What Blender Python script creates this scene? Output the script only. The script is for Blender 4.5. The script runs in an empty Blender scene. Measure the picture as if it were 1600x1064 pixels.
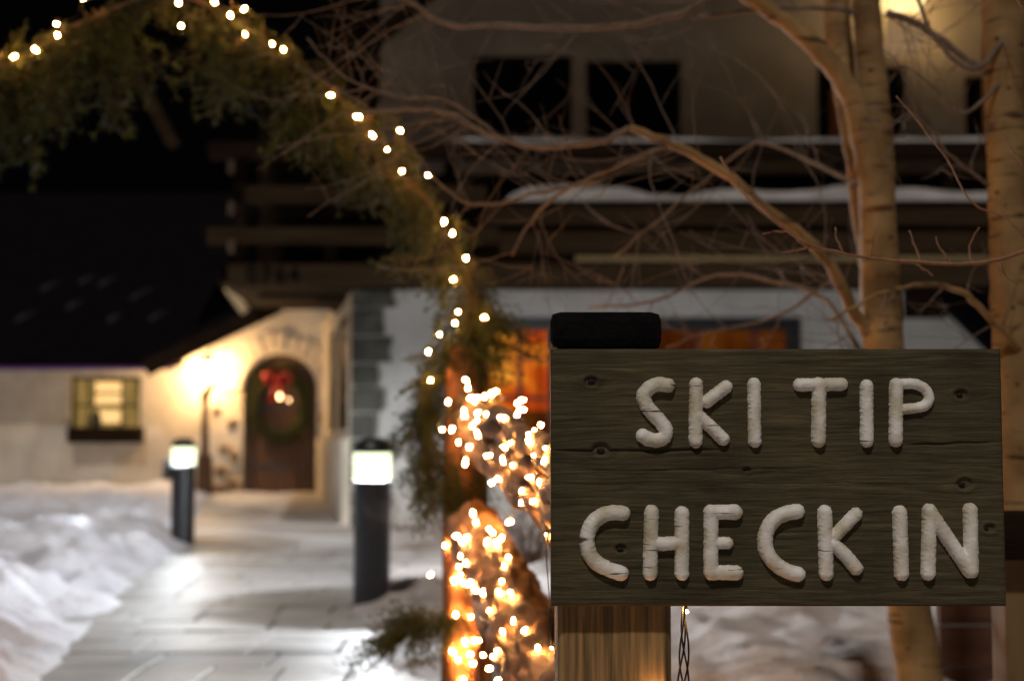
import bpy, bmesh, math, random
import numpy as np
from mathutils import Vector, Matrix, noise as mn

random.seed(7)
rng = np.random.RandomState(7)
scene = bpy.context.scene
col = scene.collection

# ---------------------------------------------------------------- camera
F = 50.0 / 36.0 * 1600.0
PITCH = math.atan(152.0 / F)
CAM_Z = 1.0
cam_data = bpy.data.cameras.new('camera')
cam = bpy.data.objects.new('camera', cam_data)
col.objects.link(cam)
cam.location = (0, 0, CAM_Z)
cam.rotation_euler = (math.pi / 2 + PITCH, 0, 0)
cam_data.lens = 50
cam_data.sensor_width = 36
cam_data.sensor_fit = 'HORIZONTAL'
cam_data.clip_start = 0.05
cam_data.clip_end = 1000
cam_data.dof.use_dof = True
cam_data.dof.focus_distance = 2.26
cam_data.dof.aperture_fstop = 2.8
cam_data.dof.aperture_blades = 0
scene.camera = cam

# ---------------------------------------------------------------- world, key light, exposure
world = bpy.data.worlds.new('World')
scene.world = world
world.use_nodes = True
bg = world.node_tree.nodes['Background']
bg.inputs['Color'].default_value = (0.30, 0.26, 0.34, 1)
bg.inputs['Strength'].default_value = 0.0022
sun_d = bpy.data.lights.new('moon_sun', 'SUN')
sun_d.energy = 1.3
sun_d.angle = math.radians(3)
sun_d.color = (1.0, 0.90, 0.80)
sun = bpy.data.objects.new('moon_sun', sun_d)
col.objects.link(sun)
SUN_DIR = Vector((0.20, 1.0, -1.42)).normalized()
sun.rotation_euler = SUN_DIR.to_track_quat('-Z', 'Y').to_euler()
sun.location = (0, -5, 12)
scene.view_settings.view_transform = 'Standard'
scene.view_settings.look = 'None'
scene.view_settings.exposure = 0.0
scene.view_settings.gamma = 1.0
scene.view_settings.use_curve_mapping = False
scene.cycles.use_denoising = True
scene.cycles.sample_clamp_indirect = 3.0
scene.cycles.max_bounces = 6
scene.cycles.transparent_max_bounces = 12

# ---------------------------------------------------------------- helpers
CT, ST = math.cos(PITCH), math.sin(PITCH)

def P(px, py, Y):
    """point of the place seen at that spot of the photograph, Y metres ahead"""
    a, b = (px - 800.0) / F, (532.0 - py) / F
    d = Vector((a, CT - b * ST, ST + b * CT))
    return Vector((0, 0, CAM_Z)) + d * (Y / d.y)

def X(px, Y): return P(px, 684, Y).x
def Z(py, Y): return P(800, py, Y).z

def tag(o, label=None, cat=None, group=None, kind=None):
    if label: o['label'] = label
    if cat: o['category'] = cat
    if group: o['group'] = group
    if kind: o['kind'] = kind
    return o

def empty(name, loc=(0, 0, 0), **k):
    o = bpy.data.objects.new(name, None)
    o.location = loc
    o.empty_display_size = 0.1
    col.objects.link(o)
    return tag(o, **k)

def link(name, me, parent=None, mat=None, loc=None, **k):
    o = bpy.data.objects.new(name, me)
    if mat is not None and len(me.materials) == 0: me.materials.append(mat)
    col.objects.link(o)
    if parent is not None:
        o.parent = parent
        if loc is None:                       # mesh built in place: undo the parent's offset
            m = Vector((0, 0, 0)); q = parent
            while q is not None:
                m += Vector(q.location); q = q.parent
            o.location = -m
        else: o.location = loc
    elif loc is not None: o.location = loc
    return tag(o, **k)

class MB:
    def __init__(s): s.v = []; s.f = []
    def add(s, vs, fs):
        n = len(s.v); s.v.extend([tuple(v) for v in vs]); s.f.extend([tuple(i + n for i in f) for f in fs]); return s
    def box(s, a, b, M=None):
        x0, y0, z0 = a; x1, y1, z1 = b
        vs = [Vector(p) for p in ((x0,y0,z0),(x1,y0,z0),(x1,y1,z0),(x0,y1,z0),(x0,y0,z1),(x1,y0,z1),(x1,y1,z1),(x0,y1,z1))]
        if M is not None: vs = [M @ v for v in vs]
        return s.add(vs, [(0,3,2,1),(4,5,6,7),(0,1,5,4),(1,2,6,5),(2,3,7,6),(3,0,4,7)])
    def beam(s, p, q, w, h, up=(0,0,1)):
        p, q = Vector(p), Vector(q); d = (q - p); L = d.length; d.normalize()
        sd = d.cross(Vector(up)).normalized(); u = sd.cross(d)
        M = Matrix((( sd.x, d.x, u.x, p.x), (sd.y, d.y, u.y, p.y), (sd.z, d.z, u.z, p.z), (0,0,0,1)))
        return s.box((-w/2, 0, -h/2), (w/2, L, h/2), M)
    def tube(s, pts, rad, n=6, cap=True):
        pts = [Vector(p) for p in pts]; m = len(pts); vs = []
        ref = None
        for i, p in enumerate(pts):
            t = (pts[min(i+1, m-1)] - pts[max(i-1, 0)]).normalized()
            if ref is None:
                ref = t.orthogonal().normalized()
            ref = (ref - t * ref.dot(t)); ref = ref.normalized() if ref.length > 1e-6 else t.orthogonal().normalized()
            b = t.cross(ref); r = rad[i] if hasattr(rad, '__len__') else rad
            for k in range(n):
                a = 2 * math.pi * k / n
                vs.append(p + (ref * math.cos(a) + b * math.sin(a)) * r)
        fs = [(i*n+k, i*n+(k+1)%n, (i+1)*n+(k+1)%n, (i+1)*n+k) for i in range(m-1) for k in range(n)]
        if cap: fs += [tuple(range(n-1, -1, -1)), tuple((m-1)*n + k for k in range(n))]
        return s.add(vs, fs)
    def lathe(s, prof, c=(0,0,0), n=24):
        c = Vector(c); vs = []; m = len(prof)
        for r, z in prof:
            for k in range(n):
                a = 2*math.pi*k/n; vs.append(c + Vector((r*math.cos(a), r*math.sin(a), z)))
        fs = [(i*n+k, i*n+(k+1)%n, (i+1)*n+(k+1)%n, (i+1)*n+k) for i in range(m-1) for k in range(n)]
        fs += [tuple(range(n-1, -1, -1)), tuple((m-1)*n + k for k in range(n))]
        return s.add(vs, fs)
    def mesh(s, name, smooth=False):
        me = bpy.data.meshes.new(name); me.from_pydata(s.v, [], s.f); me.update()
        if smooth: me.polygons.foreach_set('use_smooth', [True]*len(me.polygons))
        return me
    def build(s, name, mat, parent=None, smooth=False, bevel=0.0, loc=None, **k):
        me = s.mesh(name, smooth)
        if bevel > 0:
            bm = bmesh.new(); bm.from_mesh(me)
            bmesh.ops.bevel(bm, geom=[e for e in bm.edges if len(e.link_faces) == 2 and e.calc_face_angle(0) > 0.5], offset=bevel, segments=2, affect='EDGES', profile=0.6)
            bm.to_mesh(me); bm.free()
        return link(name, me, parent, mat, loc, **k)

def grid_mesh(name, V, closed=False):
    """V: array (m,n,3) -> quad sheet"""
    m, n = V.shape[:2]
    idx = np.arange(m*n).reshape(m, n)
    f = np.stack([idx[:-1,:-1], idx[:-1,1:], idx[1:,1:], idx[1:,:-1]], -1).reshape(-1, 4)
    me = bpy.data.meshes.new(name)
    me.vertices.add(m*n); me.vertices.foreach_set('co', V.reshape(-1).astype(np.float32))
    me.loops.add(len(f)*4); me.loops.foreach_set('vertex_index', f.reshape(-1).astype(np.int32))
    me.polygons.add(len(f)); me.polygons.foreach_set('loop_start', np.arange(0, len(f)*4, 4, dtype=np.int32))
    me.polygons.foreach_set('loop_total', np.full(len(f), 4, dtype=np.int32))
    me.update(calc_edges=True)
    me.polygons.foreach_set('use_smooth', np.ones(len(f), dtype=bool))
    return me

def vnoise(x, y, seed=0):
    """smooth value noise, numpy"""
    xi, yi = np.floor(x).astype(int), np.floor(y).astype(int)
    fx, fy = x - xi, y - yi
    fx, fy = fx*fx*(3-2*fx), fy*fy*(3-2*fy)
    def h(a, b):
        n = (a*374761393 + b*668265263 + seed*1442695041) & 0xffffffff
        n = ((n ^ (n >> 13)) * 1274126177) & 0xffffffff
        return ((n ^ (n >> 16)) & 0xffff) / 65535.0
    return (h(xi,yi)*(1-fx)*(1-fy) + h(xi+1,yi)*fx*(1-fy) + h(xi,yi+1)*(1-fx)*fy + h(xi+1,yi+1)*fx*fy)

def fbm(x, y, o=4, seed=0):
    r = 0; a = 0.5
    for i in range(o):
        r = r + a * (vnoise(x, y, seed+i) - 0.5); x = x*2.03; y = y*2.03; a *= 0.5
    return r

def jitter_line(pts, n, amp, seed):
    r = random.Random(seed); pts = [Vector(p) for p in pts]; out = []
    cr = []
    p = [pts[0]] + pts + [pts[-1]]
    for i in range(1, len(p)-2):
        for j in range(n):
            t_ = j/n; a, b_, c, d = p[i-1:i+3]
            cr.append(.5*((2*b_) + (c-a)*t_ + (2*a-5*b_+4*c-d)*t_**2 + (3*b_-a-3*c+d)*t_**3))
    cr.append(pts[-1])
    for k, q in enumerate(cr):
        out.append(q + (Vector((r.uniform(-1,1), r.uniform(-1,1), r.uniform(-1,1)))*amp if 0 < k < len(cr)-1 else Vector((0,0,0))))
    return out

# ---------------------------------------------------------------- materials
def new_mat(name):
    m = bpy.data.materials.new(name); m.use_nodes = True
    return m, m.node_tree, m.node_tree.nodes['Principled BSDF']

def mat(name, c1, c2=None, rough=0.8, scale=8.0, stretch=(1,1,1), bump=0.3, bscale=None, c3=None, spec=0.3, metal=0.0, dist=0.01, detail=6, sss=0.0):
    m, nt, b = new_mat(name)
    N, L = nt.nodes, nt.links
    tc = N.new('ShaderNodeTexCoord'); mp = N.new('ShaderNodeMapping')
    mp.inputs['Scale'].default_value = stretch
    L.new(tc.outputs['Object'], mp.inputs['Vector'])
    n1 = N.new('ShaderNodeTexNoise'); n1.inputs['Scale'].default_value = scale; n1.inputs['Detail'].default_value = detail
    n1.inputs['Roughness'].default_value = 0.65
    L.new(mp.outputs['Vector'], n1.inputs['Vector'])
    r = N.new('ShaderNodeValToRGB'); L.new(n1.outputs['Fac'], r.inputs['Fac'])
    r.color_ramp.elements[0].position = 0.33; r.color_ramp.elements[1].position = 0.68
    r.color_ramp.elements[0].color = (*c1, 1); r.color_ramp.elements[1].color = (*(c2 or c1), 1)
    src = r.outputs['Color']
    if c3:
        n3 = N.new('ShaderNodeTexNoise'); n3.inputs['Scale'].default_value = scale*0.31; n3.inputs['Detail'].default_value = 3
        L.new(mp.outputs['Vector'], n3.inputs['Vector'])
        r3 = N.new('ShaderNodeValToRGB'); L.new(n3.outputs['Fac'], r3.inputs['Fac'])
        r3.color_ramp.elements[0].position = 0.5; r3.color_ramp.elements[1].position = 0.66
        mx = N.new('ShaderNodeMix'); mx.data_type = 'RGBA'
        L.new(r3.outputs['Color'], mx.inputs['Factor']); L.new(src, mx.inputs['A']); mx.inputs['B'].default_value = (*c3, 1)
        src = mx.outputs['Result']
    L.new(src, b.inputs['Base Color'])
    b.inputs['Roughness'].default_value = rough; b.inputs['Metallic'].default_value = metal
    b.inputs['Specular IOR Level'].default_value = spec
    if sss: b.inputs['Subsurface Weight'].default_value = sss; b.inputs['Subsurface Radius'].default_value = (.02,.02,.03)
    if bump:
        n2 = N.new('ShaderNodeTexNoise'); n2.inputs['Scale'].default_value = bscale or scale*4; n2.inputs['Detail'].default_value = 8
        L.new(mp.outputs['Vector'], n2.inputs['Vector'])
        bp = N.new('ShaderNodeBump'); bp.inputs['Strength'].default_value = bump; bp.inputs['Distance'].default_value = dist
        L.new(n2.outputs['Fac'], bp.inputs['Height']); L.new(bp.outputs['Normal'], b.inputs['Normal'])
    return m

def emit_mat(name, color, strength):
    m, nt, b = new_mat(name)
    b.inputs['Base Color'].default_value = (*[min(1, c) for c in color], 1)
    b.inputs['Emission Color'].default_value = (*color, 1)
    b.inputs['Emission Strength'].default_value = strength
    return m

def lens_mat(name, color, strength, trans=0.6):
    """frosted lamp glass: glows and lets its lamp through"""
    m, nt, b = new_mat(name); N, L = nt.nodes, nt.links
    e = N.new('ShaderNodeEmission'); e.inputs['Color'].default_value = (*color, 1); e.inputs['Strength'].default_value = strength
    t = N.new('ShaderNodeBsdfTransparent'); mx = N.new('ShaderNodeMixShader'); mx.inputs[0].default_value = trans
    L.new(e.outputs[0], mx.inputs[1]); L.new(t.outputs[0], mx.inputs[2])
    L.new(mx.outputs[0], N['Material Output'].inputs['Surface'])
    return m

M = {}
M['snow'] = mat('snow', (.72,.73,.82), (.86,.86,.91), rough=.7, scale=4, bump=.9, bscale=34, dist=.02, c3=(.66,.66,.74))
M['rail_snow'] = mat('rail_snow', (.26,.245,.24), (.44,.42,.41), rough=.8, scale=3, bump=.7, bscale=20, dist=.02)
M['warm_dim_snow'] = mat('warm_dim_snow', (.44,.39,.37), (.66,.62,.61), rough=.75, scale=2.5, bump=.7, bscale=16, dist=.03, c3=(.36,.30,.27))  # dim, warm string-light look put into the snow's base colour
M['slab'] = mat('paving_slab', (.34,.33,.32), (.62,.62,.63), rough=.55, scale=2.2, stretch=(.7,1.6,1), bump=.4, bscale=40, dist=.008, c3=(.34,.32,.30))
M['joint'] = mat('joint', (.22,.20,.18), (.45,.43,.42), scale=10)
M['ice_path'] = mat('trodden_snow', (.46,.44,.43), (.72,.71,.72), rough=.55, scale=2.2, stretch=(.5,1.6,1), bump=.5, bscale=9, dist=.02, c3=(.36,.33,.31))
M['stucco'] = mat('stucco', (.48,.42,.34), (.62,.56,.47), rough=.95, scale=3, bump=.5, bscale=22, dist=.02, c3=(.40,.34,.26))
M['white_wall'] = mat('white_wall', (.42,.405,.38), (.54,.52,.49), rough=.95, scale=2, bump=.4, bscale=18, dist=.02)
M['tan_wall'] = mat('tan_wall', (.34,.28,.205), (.46,.385,.29), rough=.95, scale=1.2, bump=.4, bscale=18, dist=.02, c3=(.26,.22,.17))
M['quoin'] = mat('quoin_stone', (.040,.040,.032), (.105,.10,.080), rough=.9, scale=5, bump=.8, bscale=18, dist=.03)
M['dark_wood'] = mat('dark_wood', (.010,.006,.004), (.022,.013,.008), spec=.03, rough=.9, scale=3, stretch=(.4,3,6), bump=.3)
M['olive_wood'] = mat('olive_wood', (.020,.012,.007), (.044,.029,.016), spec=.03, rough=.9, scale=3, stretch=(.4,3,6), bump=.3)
M['roof'] = mat('roof', (.003,.0022,.003), (.006,.0045,.0055), spec=.05, rough=.95, scale=5, bump=.3)
M['black'] = mat('black_paint', (.012,.012,.014), (.018,.018,.02), rough=.4, scale=10, bump=.08, spec=.5)
M['bollard'] = mat('bollard_paint', (.016,.017,.02), (.024,.025,.028), rough=.38, scale=12, bump=.05, spec=.5)
M['door'] = mat('door_wood', (.05,.022,.009), (.10,.047,.02), rough=.6, scale=3, stretch=(6,1,.5), bump=.3)
M['void'] = mat('dark_glass', (.006,.006,.008), (.01,.009,.012), rough=.12, scale=2, bump=0, spec=.5)
M['needles'] = mat('fir_needles', (.024,.042,.011), (.072,.088,.024), spec=.12, rough=.7, scale=30, bump=0)
M['fir_twig'] = mat('fir_twig', (.05,.03,.015), (.09,.055,.03), rough=.8, scale=40, bump=0)
M['twigwood'] = mat('twig_bark', (.10,.070,.050), (.22,.155,.110), rough=.8, scale=40, bump=.3, dist=.002)
M['bark_post'] = mat('peeled_log', (.20,.075,.030), (.38,.17,.08), rough=.65, scale=8, stretch=(3,3,.5), bump=.5, bscale=30, dist=.006)
M['log'] = mat('rough_log', (.15,.07,.035), (.50,.28,.16), rough=.75, scale=9, stretch=(1,1,1), bump=.8, bscale=35, dist=.008, c3=(.10,.05,.025))
M['red'] = mat('red_ribbon', (.16,.004,.004), (.24,.008,.006), rough=.5, scale=8, bump=.1)
M['wire'] = mat('wire', (.012,.015,.010), (.02,.022,.016), rough=.5, bump=0)
M['purple'] = mat('fringe_purple', (.07,.02,.16), (.10,.03,.22), rough=.6, scale=2, bump=.1)  # purple colour fringe under the eave put into the fascia paint
M['stone'] = mat('arch_stone', (.50,.42,.32), (.60,.52,.42), rough=.95, scale=5, bump=.7, bscale=20, dist=.02)
M['rock'] = mat('rubble', (.34,.25,.16), (.52,.40,.28), rough=.95, scale=6, bump=.8, bscale=18, dist=.03)
M['ice'] = mat('thin_ice', (.008,.007,.009), (.020,.018,.022), rough=.6, scale=3, bump=.3)
M['bulb'] = emit_mat('bulb_glow', (1.0, .45, .13), 640)
M['candle'] = emit_mat('small_lamp_glow', (1.0, .62, .28), 14)
M['lens'] = lens_mat('bollard_lens', (.90, 1.0, .62), 2.6, .45)
M['lantern_glass'] = lens_mat('lantern_glass', (1.0, .74, .40), 22.0, .5)

def wood_front():
    """weathered sign board: horizontal grain, colour only"""
    m, nt, b = new_mat('weathered_board'); N, L = nt.nodes, nt.links
    tc = N.new('ShaderNodeTexCoord'); at = N.new('ShaderNodeAttribute'); at.attribute_name = 'grain'
    mp = N.new('ShaderNodeMapping'); mp.inputs['Scale'].default_value = (3.0, 1, 62)
    L.new(at.outputs['Vector'], mp.inputs['Vector'])
    w = N.new('ShaderNodeTexNoise'); w.inputs['Scale'].default_value = 2.6; w.inputs['Detail'].default_value = 10; w.inputs['Roughness'].default_value = .75; w.inputs['Distortion'].default_value = .3
    L.new(mp.outputs[0], w.inputs['Vector'])
    r = N.new('ShaderNodeValToRGB'); L.new(w.outputs['Fac'], r.inputs['Fac'])
    e = r.color_ramp.elements
    e[0].position = .30; e[0].color = (.026,.021,.012, 1); e[1].position = .78; e[1].color = (.195,.165,.098, 1)
    k = r.color_ramp.elements.new(.5); k.color = (.082,.069,.041, 1)
    n2 = N.new('ShaderNodeTexNoise'); n2.inputs['Scale'].default_value = 5; n2.inputs['Detail'].default_value = 5
    L.new(tc.outputs['Object'], n2.inputs['Vector'])
    r2 = N.new('ShaderNodeValToRGB'); L.new(n2.outputs['Fac'], r2.inputs['Fac'])
    r2.color_ramp.elements[0].position = .35; r2.color_ramp.elements[0].color = (.62,.62,.60,1); r2.color_ramp.elements[1].position = .7; r2.color_ramp.elements[1].color = (1.15,1.1,1.0,1)
    mx = N.new('ShaderNodeMix'); mx.data_type = 'RGBA'; mx.blend_type = 'MULTIPLY'; mx.inputs['Factor'].default_value = 1
    L.new(r.outputs[0], mx.inputs['A']); L.new(r2.outputs[0], mx.inputs['B'])
    L.new(mx.outputs['Result'], b.inputs['Base Color'])
    b.inputs['Roughness'].default_value = .85; b.inputs['Specular IOR Level'].default_value = .2
    mp2 = N.new('ShaderNodeMapping'); mp2.inputs['Scale'].default_value = (14, 1, 210); L.new(at.outputs['Vector'], mp2.inputs['Vector'])
    n3 = N.new('ShaderNodeTexNoise'); n3.inputs['Scale'].default_value = 2; n3.inputs['Detail'].default_value = 6; L.new(mp2.outputs[0], n3.inputs['Vector'])
    bp = N.new('ShaderNodeBump'); bp.inputs['Strength'].default_value = .55; bp.inputs['Distance'].default_value = .002
    L.new(n3.outputs['Fac'], bp.inputs['Height']); L.new(bp.outputs['Normal'], b.inputs['Normal'])
    return m
M['board'] = wood_front()
M['board_edge'] = mat('board_edge', (.05,.042,.026), (.12,.105,.065), scale=6, stretch=(1,1,14), bump=.4, dist=.003)

def letter_mat():
    m, nt, b = new_mat('letter_paint'); N, L = nt.nodes, nt.links
    tc = N.new('ShaderNodeTexCoord')
    n = N.new('ShaderNodeTexNoise'); n.inputs['Scale'].default_value = 26; n.inputs['Detail'].default_value = 5; L.new(tc.outputs['Object'], n.inputs['Vector'])
    r = N.new('ShaderNodeValToRGB'); L.new(n.outputs['Fac'], r.inputs['Fac'])
    r.color_ramp.elements[0].position = .38; r.color_ramp.elements[0].color = (.90,.88,.85,1)
    r.color_ramp.elements[1].position = .74; r.color_ramp.elements[1].color = (.50,.44,.26,1)
    # fine checks where the paint cracked along the grain
    mp = N.new('ShaderNodeMapping'); mp.inputs['Scale'].default_value = (9, 1, 95); L.new(tc.outputs['Object'], mp.inputs['Vector'])
    c = N.new('ShaderNodeTexNoise'); c.inputs['Scale'].default_value = 1.6; c.inputs['Detail'].default_value = 2; L.new(mp.outputs[0], c.inputs['Vector'])
    rc = N.new('ShaderNodeValToRGB'); L.new(c.outputs['Fac'], rc.inputs['Fac'])
    rc.color_ramp.elements[0].position = .285; rc.color_ramp.elements[0].color = (.16,.13,.09,1); rc.color_ramp.elements[1].position = .32; rc.color_ramp.elements[1].color = (1,1,1,1)
    mx = N.new('ShaderNodeMix'); mx.data_type = 'RGBA'; mx.blend_type = 'MULTIPLY'; mx.inputs['Factor'].default_value = 1
    L.new(r.outputs[0], mx.inputs['A']); L.new(rc.outputs[0], mx.inputs['B']); L.new(mx.outputs['Result'], b.inputs['Base Color'])
    b.inputs['Roughness'].default_value = .55; b.inputs['Specular IOR Level'].default_value = .3
    n2 = N.new('ShaderNodeTexNoise'); n2.inputs['Scale'].default_value = 160; L.new(tc.outputs['Object'], n2.inputs['Vector'])
    bp = N.new('ShaderNodeBump'); bp.inputs['Strength'].default_value = .25; bp.inputs['Distance'].default_value = .001
    L.new(n2.outputs['Fac'], bp.inputs['Height']); L.new(bp.outputs['Normal'], b.inputs['Normal'])
    return m
M['letter'] = letter_mat()

def post_mat():
    m, nt, b = new_mat('post_timber'); N, L = nt.nodes, nt.links
    tc = N.new('ShaderNodeTexCoord'); mp = N.new('ShaderNodeMapping'); mp.inputs['Scale'].default_value = (30, 30, 1.3)
    L.new(tc.outputs['Object'], mp.inputs['Vector'])
    w = N.new('ShaderNodeTexNoise'); w.inputs['Scale'].default_value = 1.6; w.inputs['Detail'].default_value = 8; w.inputs['Roughness'].default_value = .6
    L.new(mp.outputs[0], w.inputs['Vector'])
    r = N.new('ShaderNodeValToRGB'); L.new(w.outputs['Fac'], r.inputs['Fac'])
    e = r.color_ramp.elements; e[0].position = .34; e[0].color = (.030,.014,.004,1); e[1].position = .66; e[1].color = (.46,.28,.11,1)
    k = e.new(.46); k.color = (.15,.095,.038,1)
    L.new(r.outputs[0], b.inputs['Base Color']); b.inputs['Roughness'].default_value = .7
    bp = N.new('ShaderNodeBump'); bp.inputs['Strength'].default_value = .5; bp.inputs['Distance'].default_value = .004
    L.new(w.outputs['Fac'], bp.inputs['Height']); L.new(bp.outputs['Normal'], b.inputs['Normal'])
    return m
M['post'] = post_mat()

def aspen_mat():
    m, nt, b = new_mat('aspen_bark'); N, L = nt.nodes, nt.links
    tc = N.new('ShaderNodeTexCoord')
    n = N.new('ShaderNodeTexNoise'); n.inputs['Scale'].default_value = 7; n.inputs['Detail'].default_value = 7; L.new(tc.outputs['Object'], n.inputs['Vector'])
    r = N.new('ShaderNodeValToRGB'); L.new(n.outputs['Fac'], r.inputs['Fac'])
    r.color_ramp.elements[0].position = .3; r.color_ramp.elements[0].color = (.14,.08,.030,1); r.color_ramp.elements[1].position = .7; r.color_ramp.elements[1].color = (.36,.225,.095,1)
    mp = N.new('ShaderNodeMapping'); mp.inputs['Scale'].default_value = (2.2, 2.2, 16); L.new(tc.outputs['Object'], mp.inputs['Vector'])
    c = N.new('ShaderNodeTexNoise'); c.inputs['Scale'].default_value = 3; c.inputs['Detail'].default_value = 3; L.new(mp.outputs[0], c.inputs['Vector'])
    rc = N.new('ShaderNodeValToRGB'); L.new(c.outputs['Fac'], rc.inputs['Fac'])
    rc.color_ramp.elements[0].position = .33; rc.color_ramp.elements[0].color = (.12,.09,.07,1); rc.color_ramp.elements[1].position = .41; rc.color_ramp.elements[1].color = (1,1,1,1)
    mx = N.new('ShaderNodeMix'); mx.data_type = 'RGBA'; mx.blend_type = 'MULTIPLY'; mx.inputs['Factor'].default_value = .85
    L.new(r.outputs[0], mx.inputs['A']); L.new(rc.outputs[0], mx.inputs['B']); L.new(mx.outputs['Result'], b.inputs['Base Color'])
    b.inputs['Roughness'].default_value = .7; b.inputs['Specular IOR Level'].default_value = .25
    bp = N.new('ShaderNodeBump'); bp.inputs['Strength'].default_value = .5; bp.inputs['Distance'].default_value = .006
    L.new(c.outputs['Fac'], bp.inputs['Height']); L.new(bp.outputs['Normal'], b.inputs['Normal'])
    return m
M['aspen'] = aspen_mat()

def interior_mat(name, cols, strength, scale, seed=0.0):
    """lit curtains and room seen through a window: it is a lit window, so it emits"""
    m, nt, b = new_mat(name); N, L = nt.nodes, nt.links
    tc = N.new('ShaderNodeTexCoord'); mp = N.new('ShaderNodeMapping'); mp.inputs['Scale'].default_value = scale; mp.inputs['Location'].default_value = (seed, 0, seed)
    L.new(tc.outputs['Object'], mp.inputs['Vector'])
    v = N.new('ShaderNodeTexNoise'); v.inputs['Scale'].default_value = 1.5; v.inputs['Detail'].default_value = 3
    L.new(mp.outputs[0], v.inputs['Vector'])
    r = N.new('ShaderNodeValToRGB'); L.new(v.outputs['Fac'], r.inputs['Fac'])
    e = r.color_ramp.elements; e[0].position = .35; e[0].color = (*cols[0],1); e[1].position = .66; e[1].color = (*cols[2],1)
    k = e.new(.5); k.color = (*cols[1],1)
    em = N.new('ShaderNodeEmission'); L.new(r.outputs[0], em.inputs['Color']); em.inputs['Strength'].default_value = strength
    L.new(em.outputs[0], N['Material Output'].inputs['Surface'])
    return m
M['room_orange'] = interior_mat('room_glow', ((.16,.03,.003),(.30,.07,.006),(.42,.12,.012)), .25, (2.2,1,1.1), 3.1)
M['room_warm'] = emit_mat('blind_glow', (1.0,.62,.24), 1.25)
M['curtain'] = interior_mat('curtain_glow', ((.09,.055,.015),(.26,.17,.05),(.40,.24,.07)), 1.1, (14,1,1))
def glass_mat():
    m, nt, b = new_mat('window_glass'); N, L = nt.nodes, nt.links
    g = N.new('ShaderNodeBsdfGlossy'); g.inputs['Roughness'].default_value = .05
    t = N.new('ShaderNodeBsdfTransparent'); mx = N.new('ShaderNodeMixShader'); mx.inputs[0].default_value = .93
    L.new(g.outputs[0], mx.inputs[1]); L.new(t.outputs[0], mx.inputs[2]); L.new(mx.outputs[0], N['Material Output'].inputs['Surface'])
    return m
M['glass'] = glass_mat()

# ================================================================ ground
def left_edge(y):  return np.interp(y, [3, 5, 6, 8, 10, 13, 20, 24], [-1.5, -1.76, -1.93, -2.25, -2.58, -2.95, -4.25, -4.7])
def right_edge(y): return np.interp(y, [3, 5, 7, 8.5, 12, 15, 24], [-.15, -.34, -.66, -.95, -1.25, -1.62, -1.6])
def base_z(y): return np.interp(y, [0, 13.5, 21.5, 40], [0, 0, .17, .17])

gb = MB()
gb.add([(-300,-60,-.12),(300,-60,-.12),(300,400,-.12),(-300,400,-.12)], [(0,1,2,3)])
gb.build('ground', M['warm_dim_snow'], kind='structure')

def chunk(x, y, s, seed):
    """lumpy shovelled blocks: ridged noise"""
    return 1 - np.abs(2*vnoise(x*s, y*s, seed) - 1)

def snow_field(name, xa, xb, ya, yb, nx, ny, side, **k):
    t = np.linspace(0, 1, ny)[:, None]
    Y = (ya * (yb/ya)**t) * np.ones((1, nx))                  # finer near the camera
    u = np.linspace(0, 1, nx)[None, :] ** 1.5
    if side < 0: Xv = (left_edge(Y) + .10) + (xa - left_edge(Y)) * u
    else: Xv = (right_edge(Y) - .10) + (xb - right_edge(Y)) * u
    d = np.abs(Xv - (left_edge(Y) if side < 0 else right_edge(Y))) * np.where((Xv < left_edge(Y)) if side < 0 else (Xv > right_edge(Y)), 1, -1)
    d = d + .22 * fbm(Xv*2.2, Y*2.2, 3, 5)
    rise = 1 - np.exp(-np.clip(d, 0, None) / .30)
    if side < 0:
        H = .20 + .10*fbm(Xv*.8+3, Y*.8, 2, 9)*2 + np.clip((Y-14)/6, 0, 1)*.06
    else:
        H = .17 + .12*fbm(Xv*.7, Y*.7, 2, 19)*2
    lump = (chunk(Xv, Y, 1.7, 31)-.5)*.26 + (chunk(Xv+7, Y, 4.1, 41)-.5)*.17 + fbm(Xv*8, Y*8, 4, 51)*.11
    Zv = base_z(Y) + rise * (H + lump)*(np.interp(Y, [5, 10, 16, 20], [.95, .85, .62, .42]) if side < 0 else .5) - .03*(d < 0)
    Zv = Zv - .12*np.clip(-d*4, 0, 1)
    V = np.stack([Xv, Y, Zv], -1)
    if side < 0: V = V[:, ::-1]
    return link(name, grid_mesh(name, V), None, M['snow'] if side < 0 else M['warm_dim_snow'], kind='structure')
snow_field('snow_bank', -16, 0, 3.2, 21.45, 230, 420, -1)
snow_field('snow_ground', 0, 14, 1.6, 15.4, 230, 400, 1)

# path: bed, then the slabs one by one
def strip(name, ya, yb, dz, m, ny=60, nx=14, parent=None, amp=.0, **k):
    t = np.linspace(ya, yb, ny)[:, None] * np.ones((1, nx)); u = np.linspace(0, 1, nx)[None, :]
    Xv = left_edge(t) - .12 + (right_edge(t) - left_edge(t) + .24) * u
    Zv = base_z(t) + dz + amp * fbm(Xv*2.5, t*2.5, 4, 3)
    return link(name, grid_mesh(name, np.stack([Xv, t, Zv], -1)), parent, m, **k)
path = strip('path', 3.0, 21.45, -.018, M['joint'], 80, kind='structure')
strip('trodden_snow', 13.2, 21.3, .022, M['ice_path'], 90, 30, path, .05)

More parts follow.
